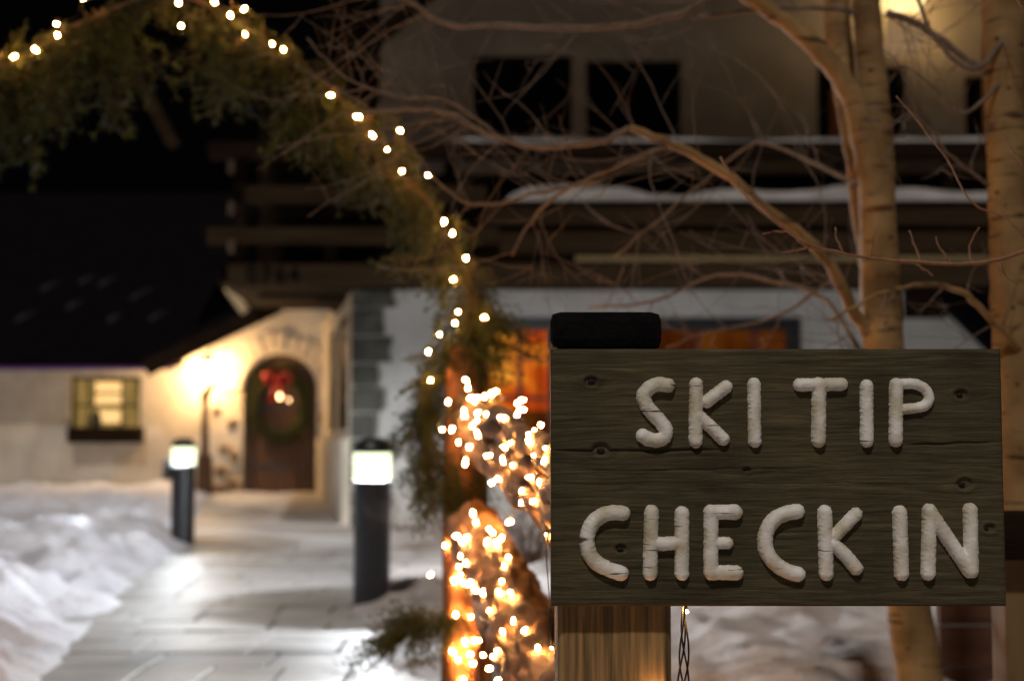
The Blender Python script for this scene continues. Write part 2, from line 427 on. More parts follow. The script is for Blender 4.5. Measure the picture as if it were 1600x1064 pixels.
slab_meshes = []
def slab_piece(x0, x1, y0, y1, zt):
    mb = MB(); g = .005
    pts = [(x0+g, y0+g), (x1-g, y0+g), (x1-g, y1-g), (x0+g, y1-g)]
    jit = [(random.uniform(-.004,.004), random.uniform(-.004,.004), random.uniform(-.003,.003)) for _ in pts]
    c = .006
    top_in = [(p[0]+j[0]+(c if i in (0,3) else -c), p[1]+j[1]+(c if i < 2 else -c), zt+j[2]) for i, (p, j) in enumerate(zip(pts, jit))]
    top_out = [(p[0]+j[0], p[1]+j[1], zt+j[2]-c) for p, j in zip(pts, jit)]
    bot = [(p[0]+j[0], p[1]+j[1], zt-.04) for p, j in zip(pts, jit)]
    mb.add(top_in + top_out + bot, [(0,1,2,3)] + [(4+i, 4+(i+1)%4, (i+1)%4, i) for i in range(4)] + [(8+i, 8+(i+1)%4, 4+(i+1)%4, 4+i) for i in range(4)])
    mb.build('paving_slab', M['slab'], path)
y = 5.0; row = 0
while y < 13.3:
    dy = .40 + random.choice((-.05, 0, .05))
    xl, xr = left_edge(y) - .1, right_edge(y) + .1
    x = xl - random.uniform(0, .3)
    while x < xr:
        w = random.choice((.30, .42, .52))
        slab_piece(x, x + w, y, y + dy, float(base_z(y)) + .012 + random.uniform(-.003, .003))
        x += w
    y += dy; row += 1

# ================================================================ wing with the arched door
WY = 21.5
wing = empty('entrance_wing', (X(200, WY), WY, .1), label='low stucco wing with dark roof, arched wooden door and lit window on the left', cat='building')
xR = -2.85; xL = -16
def flat_poly(mb, pts, y0, y1):
    n = len(pts)
    vs = [(p[0], y0, p[1]) for p in pts] + [(p[0], y1, p[1]) for p in pts]
    fs = [tuple(range(n)), tuple(range(2*n-1, n-1, -1))] + [((i+1)%n, i, n+i, n+(i+1)%n) for i in range(n)]
    return mb.add(vs, fs)
def wall_strips(mb, polys, y0, y1):
    for p in polys: flat_poly(mb, p, y0, y1)
# door opening and window opening cut by building the wall from pieces
dx0, dx1 = X(379, WY), X(495, WY); dz0, dzt = .16, Z(553, WY); dr = (dx1-dx0)/2; dcx = (dx0+dx1)/2; dzs = dzt - dr
wx0, wx1 = X(108, WY), X(218, WY); wz0, wz1 = Z(680, WY), Z(588, WY)
ez = Z(572, WY); gx0 = X(275, WY); gx1 = X(440, WY); gz = Z(480, WY)
wb = MB(); T = .35
def rect(x0, x1, z0, z1): return [(x0,z0),(x1,z0),(x1,z1),(x0,z1)]
wall_strips(wb, [rect(xL, wx0, -.1, ez+.1), rect(wx0, wx1, -.1, wz0), rect(wx0, wx1, wz1, ez+.1), rect(wx1, gx0, -.1, ez+.1)], WY, WY+T)
def roofz(x): return ez + .1 + (gz - ez - .1) * min(1, max(0, (x-gx0)/(gx1-gx0)))
flat_poly(wb, [(gx0,-.1),(dx0,-.1),(dx0,roofz(dx0)),(gx0,roofz(gx0))], WY, WY+T)
K = 20
for i in range(K):
    a0, a1 = math.pi - math.pi*i/K, math.pi - math.pi*(i+1)/K
    xa, xb = dcx + dr*math.cos(a0), dcx + dr*math.cos(a1)
    flat_poly(wb, [(xa, dzs+dr*math.sin(a0)), (xb, dzs+dr*math.sin(a1)), (xb, roofz(xb)+.05), (xa, roofz(xa)+.05)], WY, WY+T)
flat_poly(wb, [(dx1,-.1),(xR+.3,-.1),(xR+.3,gz+.05),(dx1,gz+.05)], WY, WY+T)
wb.build('wall', M['stucco'], wing)
# door planks following the arch
nb = 7; pw = (dx1-dx0)/nb
dob = empty('door', (dcx, WY+.2, dz0)); dob.parent = wing; dob.location = Vector((dcx, WY+.2, dz0)) - Vector(wing.location)
def arch_z(x): 
    q = max(0, dr*dr - (x-dcx)**2); return dzs + math.sqrt(q)
for i in range(nb):
    a, b_ = dx0 + i*pw + .004, dx0 + (i+1)*pw - .004
    mb = MB(); xs = np.linspace(a, b_, 5)
    flat_poly(mb, [(a, dz0), (b_, dz0)] + [(x_, arch_z(x_) - .005) for x_ in xs[::-1]], WY+.17+.006*(i % 2), WY+.24)
    mb.build('plank', M['door'], dob)
MB().lathe([(.0,-.03),(.03,-.03),(.035,0),(.03,.03),(.0,.03)], (dx0+.09, WY+.13, Z(676, WY)), 10).build('handle', M['bollard'], dob)
for zz in (.55, 1.45):
    MB().box((dx0+.02, WY+.155, zz), (dcx+.1, WY+.168, zz+.05)).build('hinge_strap', M['black'], dob)
MB().box((dx0-.25, WY-.45, .0), (dx1+.3, WY+.3, .155)).build('threshold_step', M['rock'], wing, bevel=.02)
# voussoirs
nv = 13
for i in range(nv):
    a0, a1 = math.pi*i/nv + .02, math.pi*(i+1)/nv - .02
    r0, r1 = dr + .03, dr + .30 + random.uniform(-.03, .06)
    mb = MB(); flat_poly(mb, [(dcx+r0*math.cos(a0), dzs+r0*math.sin(a0)), (dcx+r1*math.cos(a0), dzs+r1*math.sin(a0)), (dcx+r1*math.cos(a1), dzs+r1*math.sin(a1)), (dcx+r0*math.cos(a1), dzs+r0*math.sin(a1))], WY-.035-random.uniform(0,.02), WY-.003)
    mb.build('arch_stone', M['stone'], wing, bevel=.01)
def rough_stone(name, cx, y, cz, w, h, d, m, parent):
    mb = MB(); n = 9; ring = []
    for k in range(n):
        a = 2*math.pi*k/n; s = random.uniform(.8, 1.1)
        ring.append((w/2*s*math.copysign(abs(math.cos(a))**.6, math.cos(a)), h/2*s*math.copysign(abs(math.sin(a))**.6, math.sin(a))))
    vs = [(cx+a, y, cz+b_) for a, b_ in ring] + [(cx+a*.86, y-d*.8, cz+b_*.86) for a, b_ in ring] + [(cx+a*.55, y-d, cz+b_*.55) for a, b_ in ring]
    fs = [((k+1)%n, k, n+k, n+(k+1)%n) for k in range(n)] + [(n+(k+1)%n, n+k, 2*n+k, 2*n+(k+1)%n) for k in range(n)] + [tuple(range(2*n, 3*n))]
    mb.add(vs, fs); return mb.build(name, m, parent, smooth=True)
for (px, py, w, h) in ((345,735,.28,.22),(365,757,.25,.2),(342,762,.3,.2),(366,712,.2,.25),(350,700,.22,.14),(338,640,.16,.14),(362,660,.18,.2),(508,745,.12,.25),(507,700,.12,.22),(370,600,.14,.2),(505,655,.13,.2)):
    p = P(px, py, WY); rough_stone('wall_stone', p.x, WY+.01, p.z, w, h, .06, M['rock'], wing)

# lit window of the wing
win = empty('window', (wx0, WY, wz0)); win.parent = wing; win.location = Vector((wx0, WY, wz0)) - Vector(wing.location)
fb = MB(); t = .045
fb.box((wx0, WY+.06, wz0), (wx0+t, WY+.12, wz1)).box((wx1-t, WY+.06, wz0), (wx1, WY+.12, wz1)).box((wx0+t, WY+.06, wz1-t), (wx1-t, WY+.12, wz1)).box((wx0+t, WY+.06, wz0), (wx1-t, WY+.12, wz0+t))
zm = Z(633, WY)
fb.box((wx0+t, WY+.07, zm-.015), (wx1-t, WY+.11, zm+.015)).box((X(134,WY)-.012, WY+.075, wz0+t), (X(134,WY)+.012, WY+.105, wz1-t)).box((X(187,WY)-.012, WY+.075, wz0+t), (X(187,WY)+.012, WY+.105, wz1-t))
fb.build('frame', M['olive_wood'], win)
for (a, b_) in ((108,134),(134,187),(187,218)):
    MB().box((X(a,WY)+.02, WY+.088, wz0+t), (X(b_,WY)-.02, WY+.092, wz1-t)).build('pane', M['glass'], win)
def curtain_mesh(x0, x1, z0, z1, y):
    n = 40; xs = np.linspace(x0, x1, n)
    V = np.zeros((2, n, 3)); V[:,:,0] = xs; V[:,:,1] = y + .03*np.sin((xs-x0)*55)
    V[0,:,2] = z0; V[1,:,2] = z1
    return grid_mesh('curtain', V)
link('curtain', curtain_mesh(wx0, X(139,WY), wz0, wz1, WY+.22), win, M['curtain'])
link('curtain', curtain_mesh(X(184,WY), wx1, wz0, wz1, WY+.22), win, M['curtain'])
for k, (a, b_) in enumerate(((596,611),(616,632),(640,660))):
    MB().box((X(139,WY), WY+.3, Z(b_,WY)), (X(185,WY), WY+.32, Z(a,WY))).build('blind_slat', M['room_warm'], win)
MB().box((wx0-.1, WY+.40, wz0-.1), (wx1+.1, WY+.42, wz1+.1)).build('room_back', M['curtain'], win)
bx = MB(); a = P(105, 692, WY-.22); b_ = P(220, 667, WY-.22)
bx.box((a.x, WY-.24, a.z), (b_.x, WY-.003, b_.z)); bx.build('window_box', M['dark_wood'], win)
MB().lathe([(.0,0),(.07,0),(.09,.12),(.06,.22),(.03,.26),(.0,.27)], P(150, 668, WY-.1), 10).build('potted_plant', M['wire'], win)
# fascia, roof, gable
e0, e1 = P(-200, 576, WY-.55), P(283, 578, WY-.55)
MB().box((xL, WY-.57, e0.z-.02), (gx0+.1, WY-.53, e0.z+.03)).build('fascia', M['purple'], wing)
rb = MB()
def slab3(mb, q, th=.12):
    q = [Vector(p) for p in q]; n = (q[1]-q[0]).cross(q[2]-q[1]).normalized() * th
    vs = q + [p + n for p in q]; m = len(q)
    mb.add(vs, [tuple(range(m-1,-1,-1)), tuple(range(m, 2*m))] + [(i, (i+1)%m, m+(i+1)%m, m+i) for i in range(m)])
    return mb
slab3(rb, [(xL, WY-.58, e0.z+.03), (gx0+.2, WY-.58, e0.z+.03), (gx0+.2, WY+6, e0.z+3.6), (xL, WY+6, e0.z+3.6)], .14)
rb.build('roof', M['roof'], wing)
v0, v1 = P(228, 574, WY-.7), P(436, 474, WY-.7)
rb = MB(); slab3(rb, [v0, v1, v1+Vector((0,7,.6)), v0+Vector((0,7,.6))], .22); rb.build('gable_roof', M['roof'], wing)
MB().beam(v0+Vector((0,-.03,-.02)), v1+Vector((0,-.03,-.02)), .05, .24, up=(0,0,1)).build('verge_board', M['dark_wood'], wing)
MB().beam(P(357,449,18.5), P(384,487,18.5), .10, .12).build('bargeboard', mat('lamplit_board', (.55,.40,.22), (.65,.5,.3), scale=4), wing)  # board end coloured pale for the lantern light falling on it
for (px, py, l) in ((20,553,.5),(60,520,.5),(100,540,.45),(150,515,.5),(165,553,.4),(200,530,.6),(230,552,.5),(120,512,.45)):
    t_ = (577 - py) / 240.0; yy = WY - .3 + t_*8; p = P(px, py, yy)
    zz = e0.z + .03 + (yy - (WY-.58))*3.57/6.58 + .14
    q = Vector((p.x, yy, zz)); d = Vector((.5, .75, .42)) * l
    MB().tube([q, q+d*.3, q+d*.7, q+d], [.02,.07,.06,.02], 6).build('snow_streak', M['ice'], wing, smooth=True)

# ================================================================ lodge
LY = 15.2
A = Vector((X(553, LY), LY, 0)); B = Vector((xR, WY, 0))
lodge = empty('lodge_building', (A.x, LY, 0), label='tall white and tan chalet with snowy timber balcony behind the bare trees', cat='building')
lw0, lw1 = X(752, LY), X(1252, LY); lz0, lz1 = .62, Z(497, LY)
wtop = 2.58
wb = MB()
wall_strips(wb, [rect(A.x, lw0, -.1, wtop), rect(lw0, lw1, -.1, lz0), rect(lw0, lw1, lz1, wtop), rect(lw1, 12, -.1, wtop)], LY, LY+.35)
wb.build('wall', M['white_wall'], lodge)
# slanting side wall with two openings
D = (B - A); Ls = Vector((D.x, D.y)).length; dn = D.normalized(); nrm = Vector((-dn.y, dn.x, 0)) # faces the path (left)
if nrm.x > 0: nrm = -nrm
def sidebox(t0, t1, z0, z1, out0, out1, mb):
    p0, p1 = A + D*t0, A + D*t1
    q = [p0 + nrm*out1, p1 + nrm*out1, p1 + nrm*out0, p0 + nrm*out0]
    vs = [Vector((v.x, v.y, z0)) for v in q] + [Vector((v.x, v.y, z1)) for v in q]
    return mb.add(vs, [(0,1,2,3),(7,6,5,4),(0,4,5,1),(1,5,6,2),(2,6,7,3),(3,7,4,0)])
sb = MB(); wz_0, wz_1 = 1.1, 2.42; st = 2.75
for (t0, t1, a, b_) in ((0.0,.17,-.1,st),(.17,.41,-.1,wz_0),(.17,.41,wz_1,st),(.41,.54,-.1,st),(.54,.72,-.1,wz_0),(.54,.72,wz_1,st),(.72,1.0,-.1,st)):
    sidebox(t0, t1, a, b_, -.3, 0, sb)
sb.build('side_wall', M['stucco'], lodge)
sb = MB(); sidebox(.04, 1.0, -.05, 1.0, .002, .10, sb); sb.build('half_wall', M['stucco'], lodge)
for (t0, t1) in ((.17,.41),(.54,.72)):
    w = MB(); sidebox(t0, t1, wz_0, wz_1, -.25, -.02, w); w_ = w.build('side_window', M['void'], lodge)
    f = MB(); sidebox(t0, t0+.01, wz_0, wz_1, -.015, .004, f); sidebox(t1-.01, t1, wz_0, wz_1, -.015, .004, f); sidebox(t0+.01, t1-.01, wz_1-.06, wz_1, -.015, .004, f); f.build('frame', M['dark_wood'], w_)
# quoins
z = 0.0; k = 0
while z < wtop - .05:
    h = random.uniform(.22, .30); h = min(h, wtop - z)
    w = (.24, .37, .29, .41, .22, .33)[k % 6] + random.uniform(-.03, .04)
    rb = MB(); n = 4
    pts = [(A.x-.03, z+.01)] + [(A.x + w + random.uniform(-.03,.02), z+.01+(h-.02)*j/n) for j in range(n+1)] + [(A.x-.03, z+h-.01)]
    flat_poly(rb, pts, LY-.05-random.uniform(0,.02), LY-.002)
    rb.build('quoin_stone', M['quoin'], lodge, bevel=.012); z += h; k += 1
# big lit window behind the sign
wn = empty('window', (lw0, LY, lz0)); wn.parent = lodge; wn.location = Vector((lw0, LY, lz0)) - Vector(lodge.location)
fb = MB(); t = .13
fb.box((lw0, LY-.03, lz1-t), (lw1, LY+.1, lz1)).box((lw0, LY-.03, lz0), (lw1, LY+.1, lz0+t)).box((lw0, LY-.03, lz0+t), (lw0+.06, LY+.1, lz1-t)).box((lw1-.14, LY-.03, lz0+t), (lw1, LY+.1, lz1-t))
fb.build('frame', M['black'], wn)
mb = MB(); mull = [812, 860, 1000, 1090, 1182]
for px in mull: mb.box((X(px,LY)-.03, LY+.0, lz0+t), (X(px,LY)+.03, LY+.07, lz1-t))
for py in (560, 622): 
    zz = Z(py, LY)
    xs = [lw0+.06] + [X(p,LY) for p in mull] + [lw1-.14]
    for a, b_ in zip(xs[:-1], xs[1:]): mb.box((a+.032, LY+.01, zz-.02), (b_-.032, LY+.06, zz+.02))
mb.build('muntins', mat('red_brown_frame', (.10,.02,.008), (.16,.035,.012), rough=.6), wn)
xs = [lw0+.06] + [X(p,LY) for p in mull] + [lw1-.14]
for a, b_ in zip(xs[:-1], xs[1:]):
    MB().box((a+.03, LY+.028, lz0+t), (b_-.03, LY+.032, lz1-t)).build('pane', M['glass'], wn)
MB().box((lw0-.1, LY+.5, lz0-.1), (lw1+.1, LY+.52, lz1+.2)).build('room_back', M['room_orange'], wn)

M['lampshade'] = interior_mat('shade_glow', ((.45,.05,.004),(.9,.25,.015),(1.0,.42,.05)), 1.1, (1.3,1,1.6), 5.2)
MB().box((X(752,LY), LY+.40, Z(640,LY)), (X(842,LY), LY+.43, Z(508,LY))).build('lit_curtain', M['lampshade'], wn)
MB().box((X(846,LY), LY+.41, Z(640,LY)), (X(900,LY), LY+.44, Z(508,LY))).build('lit_curtain', M['lampshade'], wn)
# balcony
UY = 16.0
BY = 14.0
bx0, bx1 = X(320, BY), 11.0
def rail(name, py0, py1, px0, m, dy=0.0, px1=None, th=.07):
    x1 = bx1 if px1 is None else X(px1, BY)
    return MB().box((X(px0,BY), BY+dy, Z(py1,BY)), (x1, BY+dy+th, Z(py0,BY))).build(name, m, lodge, bevel=.008)
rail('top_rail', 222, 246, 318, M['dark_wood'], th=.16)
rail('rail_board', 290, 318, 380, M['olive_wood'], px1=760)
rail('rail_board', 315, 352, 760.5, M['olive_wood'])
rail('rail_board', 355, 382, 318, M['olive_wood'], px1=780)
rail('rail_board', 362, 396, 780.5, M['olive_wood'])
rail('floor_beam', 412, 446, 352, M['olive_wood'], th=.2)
rail('lit_board_edge', 400, 409, 900, mat('lit_edge_tan', (.14,.10,.045), (.2,.15,.07), scale=4), dy=-.02)  # light along the board edge put in as a tan strip
for px in (365, 510, 700, 1150, 1330, 1500):
    MB().box((X(px,BY)-.06, BY+.165, Z(446,BY)), (X(px,BY)+.06, BY+.29, Z(247,BY))).build('post', M['dark_wood'], lodge)
for py in (262, 326, 386):  # small paler blocks at the balcony's end post, not known to be brackets
    p = P(361, py, BY-.02); rough = MB().box((p.x-.03, BY-.03, p.z-.06), (p.x+.03, BY-.003, p.z+.07)).build('bracket', mat('paler_block', (.06,.04,.025), (.09,.06,.04)) if 'paler_block' not in bpy.data.materials else bpy.data.materials['paler_block'], lodge)
# dark boards on the left, shade-dark wall behind the balcony, ceiling of the porch
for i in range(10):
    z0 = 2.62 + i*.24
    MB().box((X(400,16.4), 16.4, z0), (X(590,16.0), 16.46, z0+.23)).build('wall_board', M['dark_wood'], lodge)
MB().box((X(590,UY)+.002, 16.05, 2.6), (12, 16.25, 3.998)).build('shade_dark_wall', M['dark_wood'], lodge)  # shade behind the balcony boards put into this wall's dark colour
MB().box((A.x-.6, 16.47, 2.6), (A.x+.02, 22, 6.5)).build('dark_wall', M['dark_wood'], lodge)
cb = MB(); slab3(cb, [(bx0+.05, BY+.3, 2.56), (12, BY+.3, 2.56), (12, LY+.4, 2.60), (A.x+.02, LY+.4, 2.60), (xR+.3, WY-.05, 2.93), (X(420,WY)-.2, WY-.05, 2.93)], .06)
cb.build('balcony_floor', M['dark_wood'], lodge)
MB().beam((X(465,17.0), 17.0, 2.70), (X(458,17.0), 17.0, 2.86), .1, .1, up=(0,1,0)).build('ceiling_light_fitting', M['stucco'], lodge)
# house number on the beam: dark raised figures
def text_obj(s, size, loc, m, parent, name):
    cu = bpy.data.curves.new(name, 'FONT'); cu.body = s; cu.size = size; cu.extrude = .008; cu.space_character = 1.15
    o = bpy.data.objects.new(name, cu); col.objects.link(o)
    dg = bpy.context.evaluated_depsgraph_get(); me = bpy.data.meshes.new_from_object(o.evaluated_get(dg))
    bpy.data.objects.remove(o); bpy.data.curves.remove(cu)
    R = Matrix.Translation(loc) @ Matrix.Rotation(math.pi/2, 4, 'X'); me.transform(R)
    me.materials.clear()
    return link(name, me, parent, m)
text_obj('0764', .24, P(384, 441, BY-.02), M['roof'], lodge, 'house_number')
# snow on the rails (uneven rolls)
def snow_roll(x0, x1, yb, d, z, h, name='snow_cap', seed=1, m=None, parent=None):
    nx, nc = int((x1-x0)/.05)+2, 9
    xs = np.linspace(x0, x1, nx); V = np.zeros((nx, nc, 3))
    hh = h*(.62 + 2.0*fbm(xs*1.3, xs*0+seed, 5, seed)); hh = np.clip(hh, .01, None)
    e = np.clip(np.minimum(xs-x0, x1-xs)/.25, 0, 1)**.5; hh = hh*e + .004
    for j in range(nc):
        a = math.pi*j/(nc-1)
        V[:,j,0] = xs
        V[:,j,1] = yb + d/2 - (d/2+.02)*math.cos(a) * (1 + .12*fbm(xs*3+j, xs*0, 2, seed+3)*2)
        V[:,j,2] = z + hh*math.sin(a)**.7
    return link(name, grid_mesh(name, V), parent if parent else lodge, m or M['snow'])
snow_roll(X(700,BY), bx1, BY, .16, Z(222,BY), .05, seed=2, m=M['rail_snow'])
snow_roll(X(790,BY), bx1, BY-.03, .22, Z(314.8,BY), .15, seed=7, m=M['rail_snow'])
# upper wall with its windows
UY = 16.0; uz0, uz1 = 4.0, 6.6
ops = [(738,895,88,213), (918,1068,96,215), (1285,1425,105,250), (1520,1550,120,250)]
wb = MB(); cur = X(590, UY)
for (a, b_, t_, bt) in ops:
    xa, xb = X(a,UY), X(b_,UY)
    wall_strips(wb, [rect(cur, xa, uz0, uz1), rect(xa, xb, uz0, Z(bt,UY)), rect(xa, xb, Z(t_,UY), uz1)], UY, UY+.3); cur = xb
flat_poly(wb, rect(cur, 12, uz0, uz1), UY, UY+.3)
wb.build('upper_wall', M['tan_wall'], lodge)
for i, (a, b_, t_, bt) in enumerate(ops):
    xa, xb, za, zb = X(a,UY), X(b_,UY), Z(bt,UY), Z(t_,UY)
    w = empty('window', (xa, UY, za)); w.parent = lodge; w.location = Vector((xa, UY, za)) - Vector(lodge.location)
    f = MB(); t = .05
    f.box((xa, UY+.02, za), (xa+t, UY+.1, zb)).box((xb-t, UY+.02, za), (xb, UY+.1, zb)).box((xa+t, UY+.02, zb-t), (xb-t, UY+.1, zb)).box((xa+t, UY+.02, za), (xb-t, UY+.1, za+t))
    if i < 2: f.box(((xa+xb)/2-.02, UY+.03, za+t), ((xa+xb)/2+.02, UY+.09, zb-t))
    f.build('frame', M['dark_wood'], w)
    MB().box((xa+t, UY+.06, za+t), (xb-t, UY+.07, zb-t)).build('pane', M['void'], w)
MB().box((X(1300,UY)+.05, UY+.055, Z(235,UY)), (X(1322,UY), UY+.059, Z(140,UY))).build('curtain_edge', mat('red_curtain', (.25,.06,.02), (.3,.09,.03)), lodge)
# unseen roof over the balcony, its eaves placed to shade the upper wall
rb = MB(); slab3(rb, [(X(300,13.95), 13.95, 6.05), (12, 13.95, 6.05), (12, 20, 8.4), (X(300,13.95), 20, 8.4)], .2); rb.build('roof', M['roof'], lodge)
MB().beam(P(560,85,13.9), P(680,-25,13.9), .12, .35, up=(0,1,0)).build('bargeboard', M['dark_wood'], lodge)
MB().beam(P(196,82,14.5), P(272,228,14.5), .12, .16, up=(0,1,0)).build('roof_brace', M['olive_wood'], lodge)
MB().beam(P(225,100,14.6), P(330,70,14.6), .06, .08, up=(0,1,0)).build('roof_brace', M['dark_wood'], lodge)
# dark stair stringer on the right of the white wall
mb = MB(); flat_poly(mb, [(X(1470,14.6),Z(470,14.6)), (X(1500,14.6),Z(440,14.6)), (X(1760,14.6),Z(440,14.6)), (X(1760,14.6),Z(760,14.6)), (X(1640,14.6),Z(640,14.6))], 14.5, 14.7)
mb.build('stair_side', M['roof'], lodge)
MB().box((X(1418,15.1), 15.05, Z(446,15.1)), (X(1480,15.1), 15.18, Z(497,15.1))).build('dark_panel', M['dark_wood'], lodge)

# ================================================================ lamps
def point(name, loc, power, color, r, parent=None):
    d = bpy.data.lights.new(name, 'POINT'); d.energy = power; d.color = color; d.shadow_soft_size = r
    o = bpy.data.objects.new(name, d); col.objects.link(o); o.location = loc
    if parent is not None: o.parent = parent; o.location = Vector(loc) - Vector(parent.location)
    return o

# wooden lamp post with bracket, lantern by the door
lp = P(319, 770, 20.6)
lpost = empty('lamp_post', (lp.x, 20.6, base_z(20.6)), label='brown wooden lamp post with widened base standing left of the arched door', cat='lamp post')
mb = MB(); mb.tube([(lp.x, 20.6, .1), (lp.x, 20.6, .75)], [.13, .11], 8); mb.build('base', M['door'], lpost)
mb = MB(); mb.tube([(lp.x, 20.6, .75), (lp.x, 20.6, 1.55)], [.06, .045], 8); mb.build('post', M['door'], lpost)
mb = MB(); mb.tube([(lp.x-.02, 20.6, 1.5), (lp.x+.0, 20.6, 1.62), (lp.x+.06, 20.6, 1.72), (lp.x+.15, 20.6, 1.78)], [.05,.07,.05,.03], 8); mb.build('bracket', M['door'], lpost)
lc = P(322, 580, 21.1)
lan = empty('lantern', (lc.x, 21.1, lc.z-.15), label='glowing wall lantern left of the arched door under the gable', cat='lantern')
mb = MB(); mb.lathe([(.0,-.16),(.07,-.16),(.10,.12),(.0,.12)], lc, 6); mb.build('glass', M['lantern_glass'], lan)
mb = MB(); mb.lathe([(.14,.125),(.09,.19),(.03,.24),(.0,.25)], lc, 6); mb.build('cap', M['black'], lan)
mb = MB(); mb.lathe([(.0,-.19),(.05,-.19),(.08,-.165),(.0,-.163)], lc, 6); mb.build('base', M['black'], lan)
mb = MB(); mb.tube([lc+Vector((0,0,.24)), lc+Vector((0,.15,.3)), lc+Vector((0,.39,.22))], .015, 6); mb.build('arm', M['black'], lan)
point('lantern_light', lc, 300, (1.0, .60, .26), .09, lan)

# lantern high on the tan wall
uc = P(1412, 18, 15.6)
ul = empty('wall_lantern', (uc.x, 15.6, uc.z-.4), label='lit ribbed lantern high on the tan wall behind the forked trunk', cat='lantern')
mb = MB(); mb.lathe([(.0,-.02),(.2,-.02),(.24,.12),(.22,.28),(.0,.28)], uc, 20); mb.build('globe', lens_mat('globe_glass', (1.0,.72,.30), 1.7, .3), ul, smooth=True)
prof = []
for i in range(13):
    t_ = i/12; prof.append((.13 + .09*math.sin(math.pi*min(1, .25+t_*.75)) + (.012 if i % 3 == 1 else 0) - (.07 if i == 0 else 0), -.50 + .46*t_))
mb = MB(); mb.lathe(prof, uc, 20); mb.build('ribbed_shade', mat('ribbed_shade', (.42,.30,.17), (.55,.40,.24), scale=5), ul, smooth=True)
rs = bpy.data.materials['ribbed_shade'].node_tree.nodes['Principled BSDF']; rs.inputs['Emission Color'].default_value = (1,.6,.28,1); rs.inputs['Emission Strength'].default_value = .22
mb = MB(); mb.box((uc.x-.04, 15.7, uc.z+.02), (uc.x+.04, 16.0, uc.z+.08)); mb.build('bracket', M['black'], ul)
point('wall_lantern_light', uc+Vector((.05,-.02,.12)), 70, (1.0, .66, .30), .12, ul)

# bollards
def bollard(px, Y, label, power, box=False):
    x = X(px, Y); r = .108
    b = empty('bollard_light', (x, Y, 0), label=label, cat='bollard', group='bollard lights beside the path')
    c = (x, Y, 0)
    MB().lathe([(r*1.25,-.02),(r*1.25,.012),(r,.02),(r,.735),(r*1.06,.74),(r*1.06,.748),(.02,.748)], c, 40).build('body', M['bollard'], b, smooth=False, bevel=.0)
    MB().lathe([(.02,.912),(r*1.06,.912),(r*1.07,.93),(r*.98,.958),(r*.8,.982),(r*.5,.997),(.0,1.0)], c, 40).build('cap', M['bollard'], b, smooth=True)
    # lens: a hollow cylinder of frosted glass
    n = 40; vs = []; fs = []
    for zz in (.75, .91):
        for k in range(n): a = 2*math.pi*k/n; vs.append((x+r*1.03*math.cos(a), Y+r*1.03*math.sin(a), zz))
    fs = [(k, (k+1)%n, n+(k+1)%n, n+k) for k in range(n)]
    MB().add(vs, fs).build('lens', M['lens'], b, smooth=True)
    for (r0, r1, zz) in ((.070,.094,.785), (.074,.096,.806), (.047,.110,.866)):  # last ring is added, hidden in the head, to cut upward light
        rg = MB(); vs = []
        for rr, z_ in ((r0,zz),(r1,zz),(r1,zz+.003),(r0,zz+.003)):
            for k in range(32): a = 2*math.pi*k/32; vs.append((x+rr*math.cos(a), Y+rr*math.sin(a), z_))
        fs = [(j*32+k, j*32+(k+1)%32, ((j+1)%4)*32+(k+1)%32, ((j+1)%4)*32+k) for j in range(4) for k in range(32)]
        rg.add(vs, fs).build('louver', M['black'], b)
    point('bollard_lamp', (x, Y, .83), power, (.92, .96, 1.0), .014, b)
    if box: MB().box((x-.20, Y+.02, .62), (x-.105, Y+.12, .80)).build('switch_box', M['black'], b, bevel=.008)
    return b
bollard(582, 8.5, 'nearer and larger black bollard light standing at the right edge of the path', 900)
bollard(287.5, 13.3, 'farther and smaller black bollard light standing at the left edge of the path', 420, True)

# ================================================================ fir boughs
def bough_mesh(L, seed, flat=.35, dense=1.0):
    r = random.Random(seed); mb = MB(); nd = MB()
    def needles(p0, p1, per):
        d = (p1-p0); n = max(2, int(d.length/.0042*per)); dd = d.normalized()
        for i in range(n):
            p = p0 + d*(i+.5)/n; a = r.uniform(0, 2*math.pi)
            o = dd.orthogonal().normalized(); o = Matrix.Rotation(a, 3, dd) @ o
            dirv = (dd*.75 + o).normalized(); ln = r.uniform(.018, .030)
            sd = dirv.cross(dd).normalized()*.0022
            nd.add([p-sd, p+sd, p+dirv*ln], [(0,1,2)])
    def twig(p, d, ln, depth):
        n = 5; pts = [p]; dd = d.copy()
        for i in range(n):
            dd = (dd + Vector((r.uniform(-.12,.12), r.uniform(-.12,.12), -.07))).normalized(); pts.append(pts[-1] + dd*ln/n)
        mb.tube(pts, [.0028*(1-.7*i/n)*(1 if depth == 0 else .6) for i in range(n+1)], 3, False)
        for a, b_ in zip(pts[:-1], pts[1:]): needles(a, b_, dense)
        if depth < 2:
            k = int(ln/.032)
            for i in range(k):
                t_ = (i+.7)/k; j = min(n-1, int(t_*n)); q = pts[j].lerp(pts[j+1], t_*n-j)
                s = 1 if i % 2 else -1
                sdv = dd.cross(Vector((0, 1, 0))).normalized()*s
                dv = (dd*.8 + sdv*1.0 + Vector((0, r.uniform(-flat, flat), 0))).normalized()
                twig(q, dv, ln*(.42 if depth == 0 else .38)*(1-.55*t_)*r.uniform(.8,1.2), depth+1)
    twig(Vector((0,0,0)), Vector((0,0,-1)), L, 0)
    nv = len(mb.v); me = bpy.data.meshes.new('fir_bough')
    me.from_pydata(mb.v + nd.v, [], mb.f + [tuple(i+nv for i in f) for f in nd.f])
    me.materials.append(M['fir_twig']); me.materials.append(M['needles'])
    mi = np.zeros(len(me.polygons), dtype=np.int32); mi[len(mb.f):] = 1; me.polygons.foreach_set('material_index', mi); me.update()
    return me
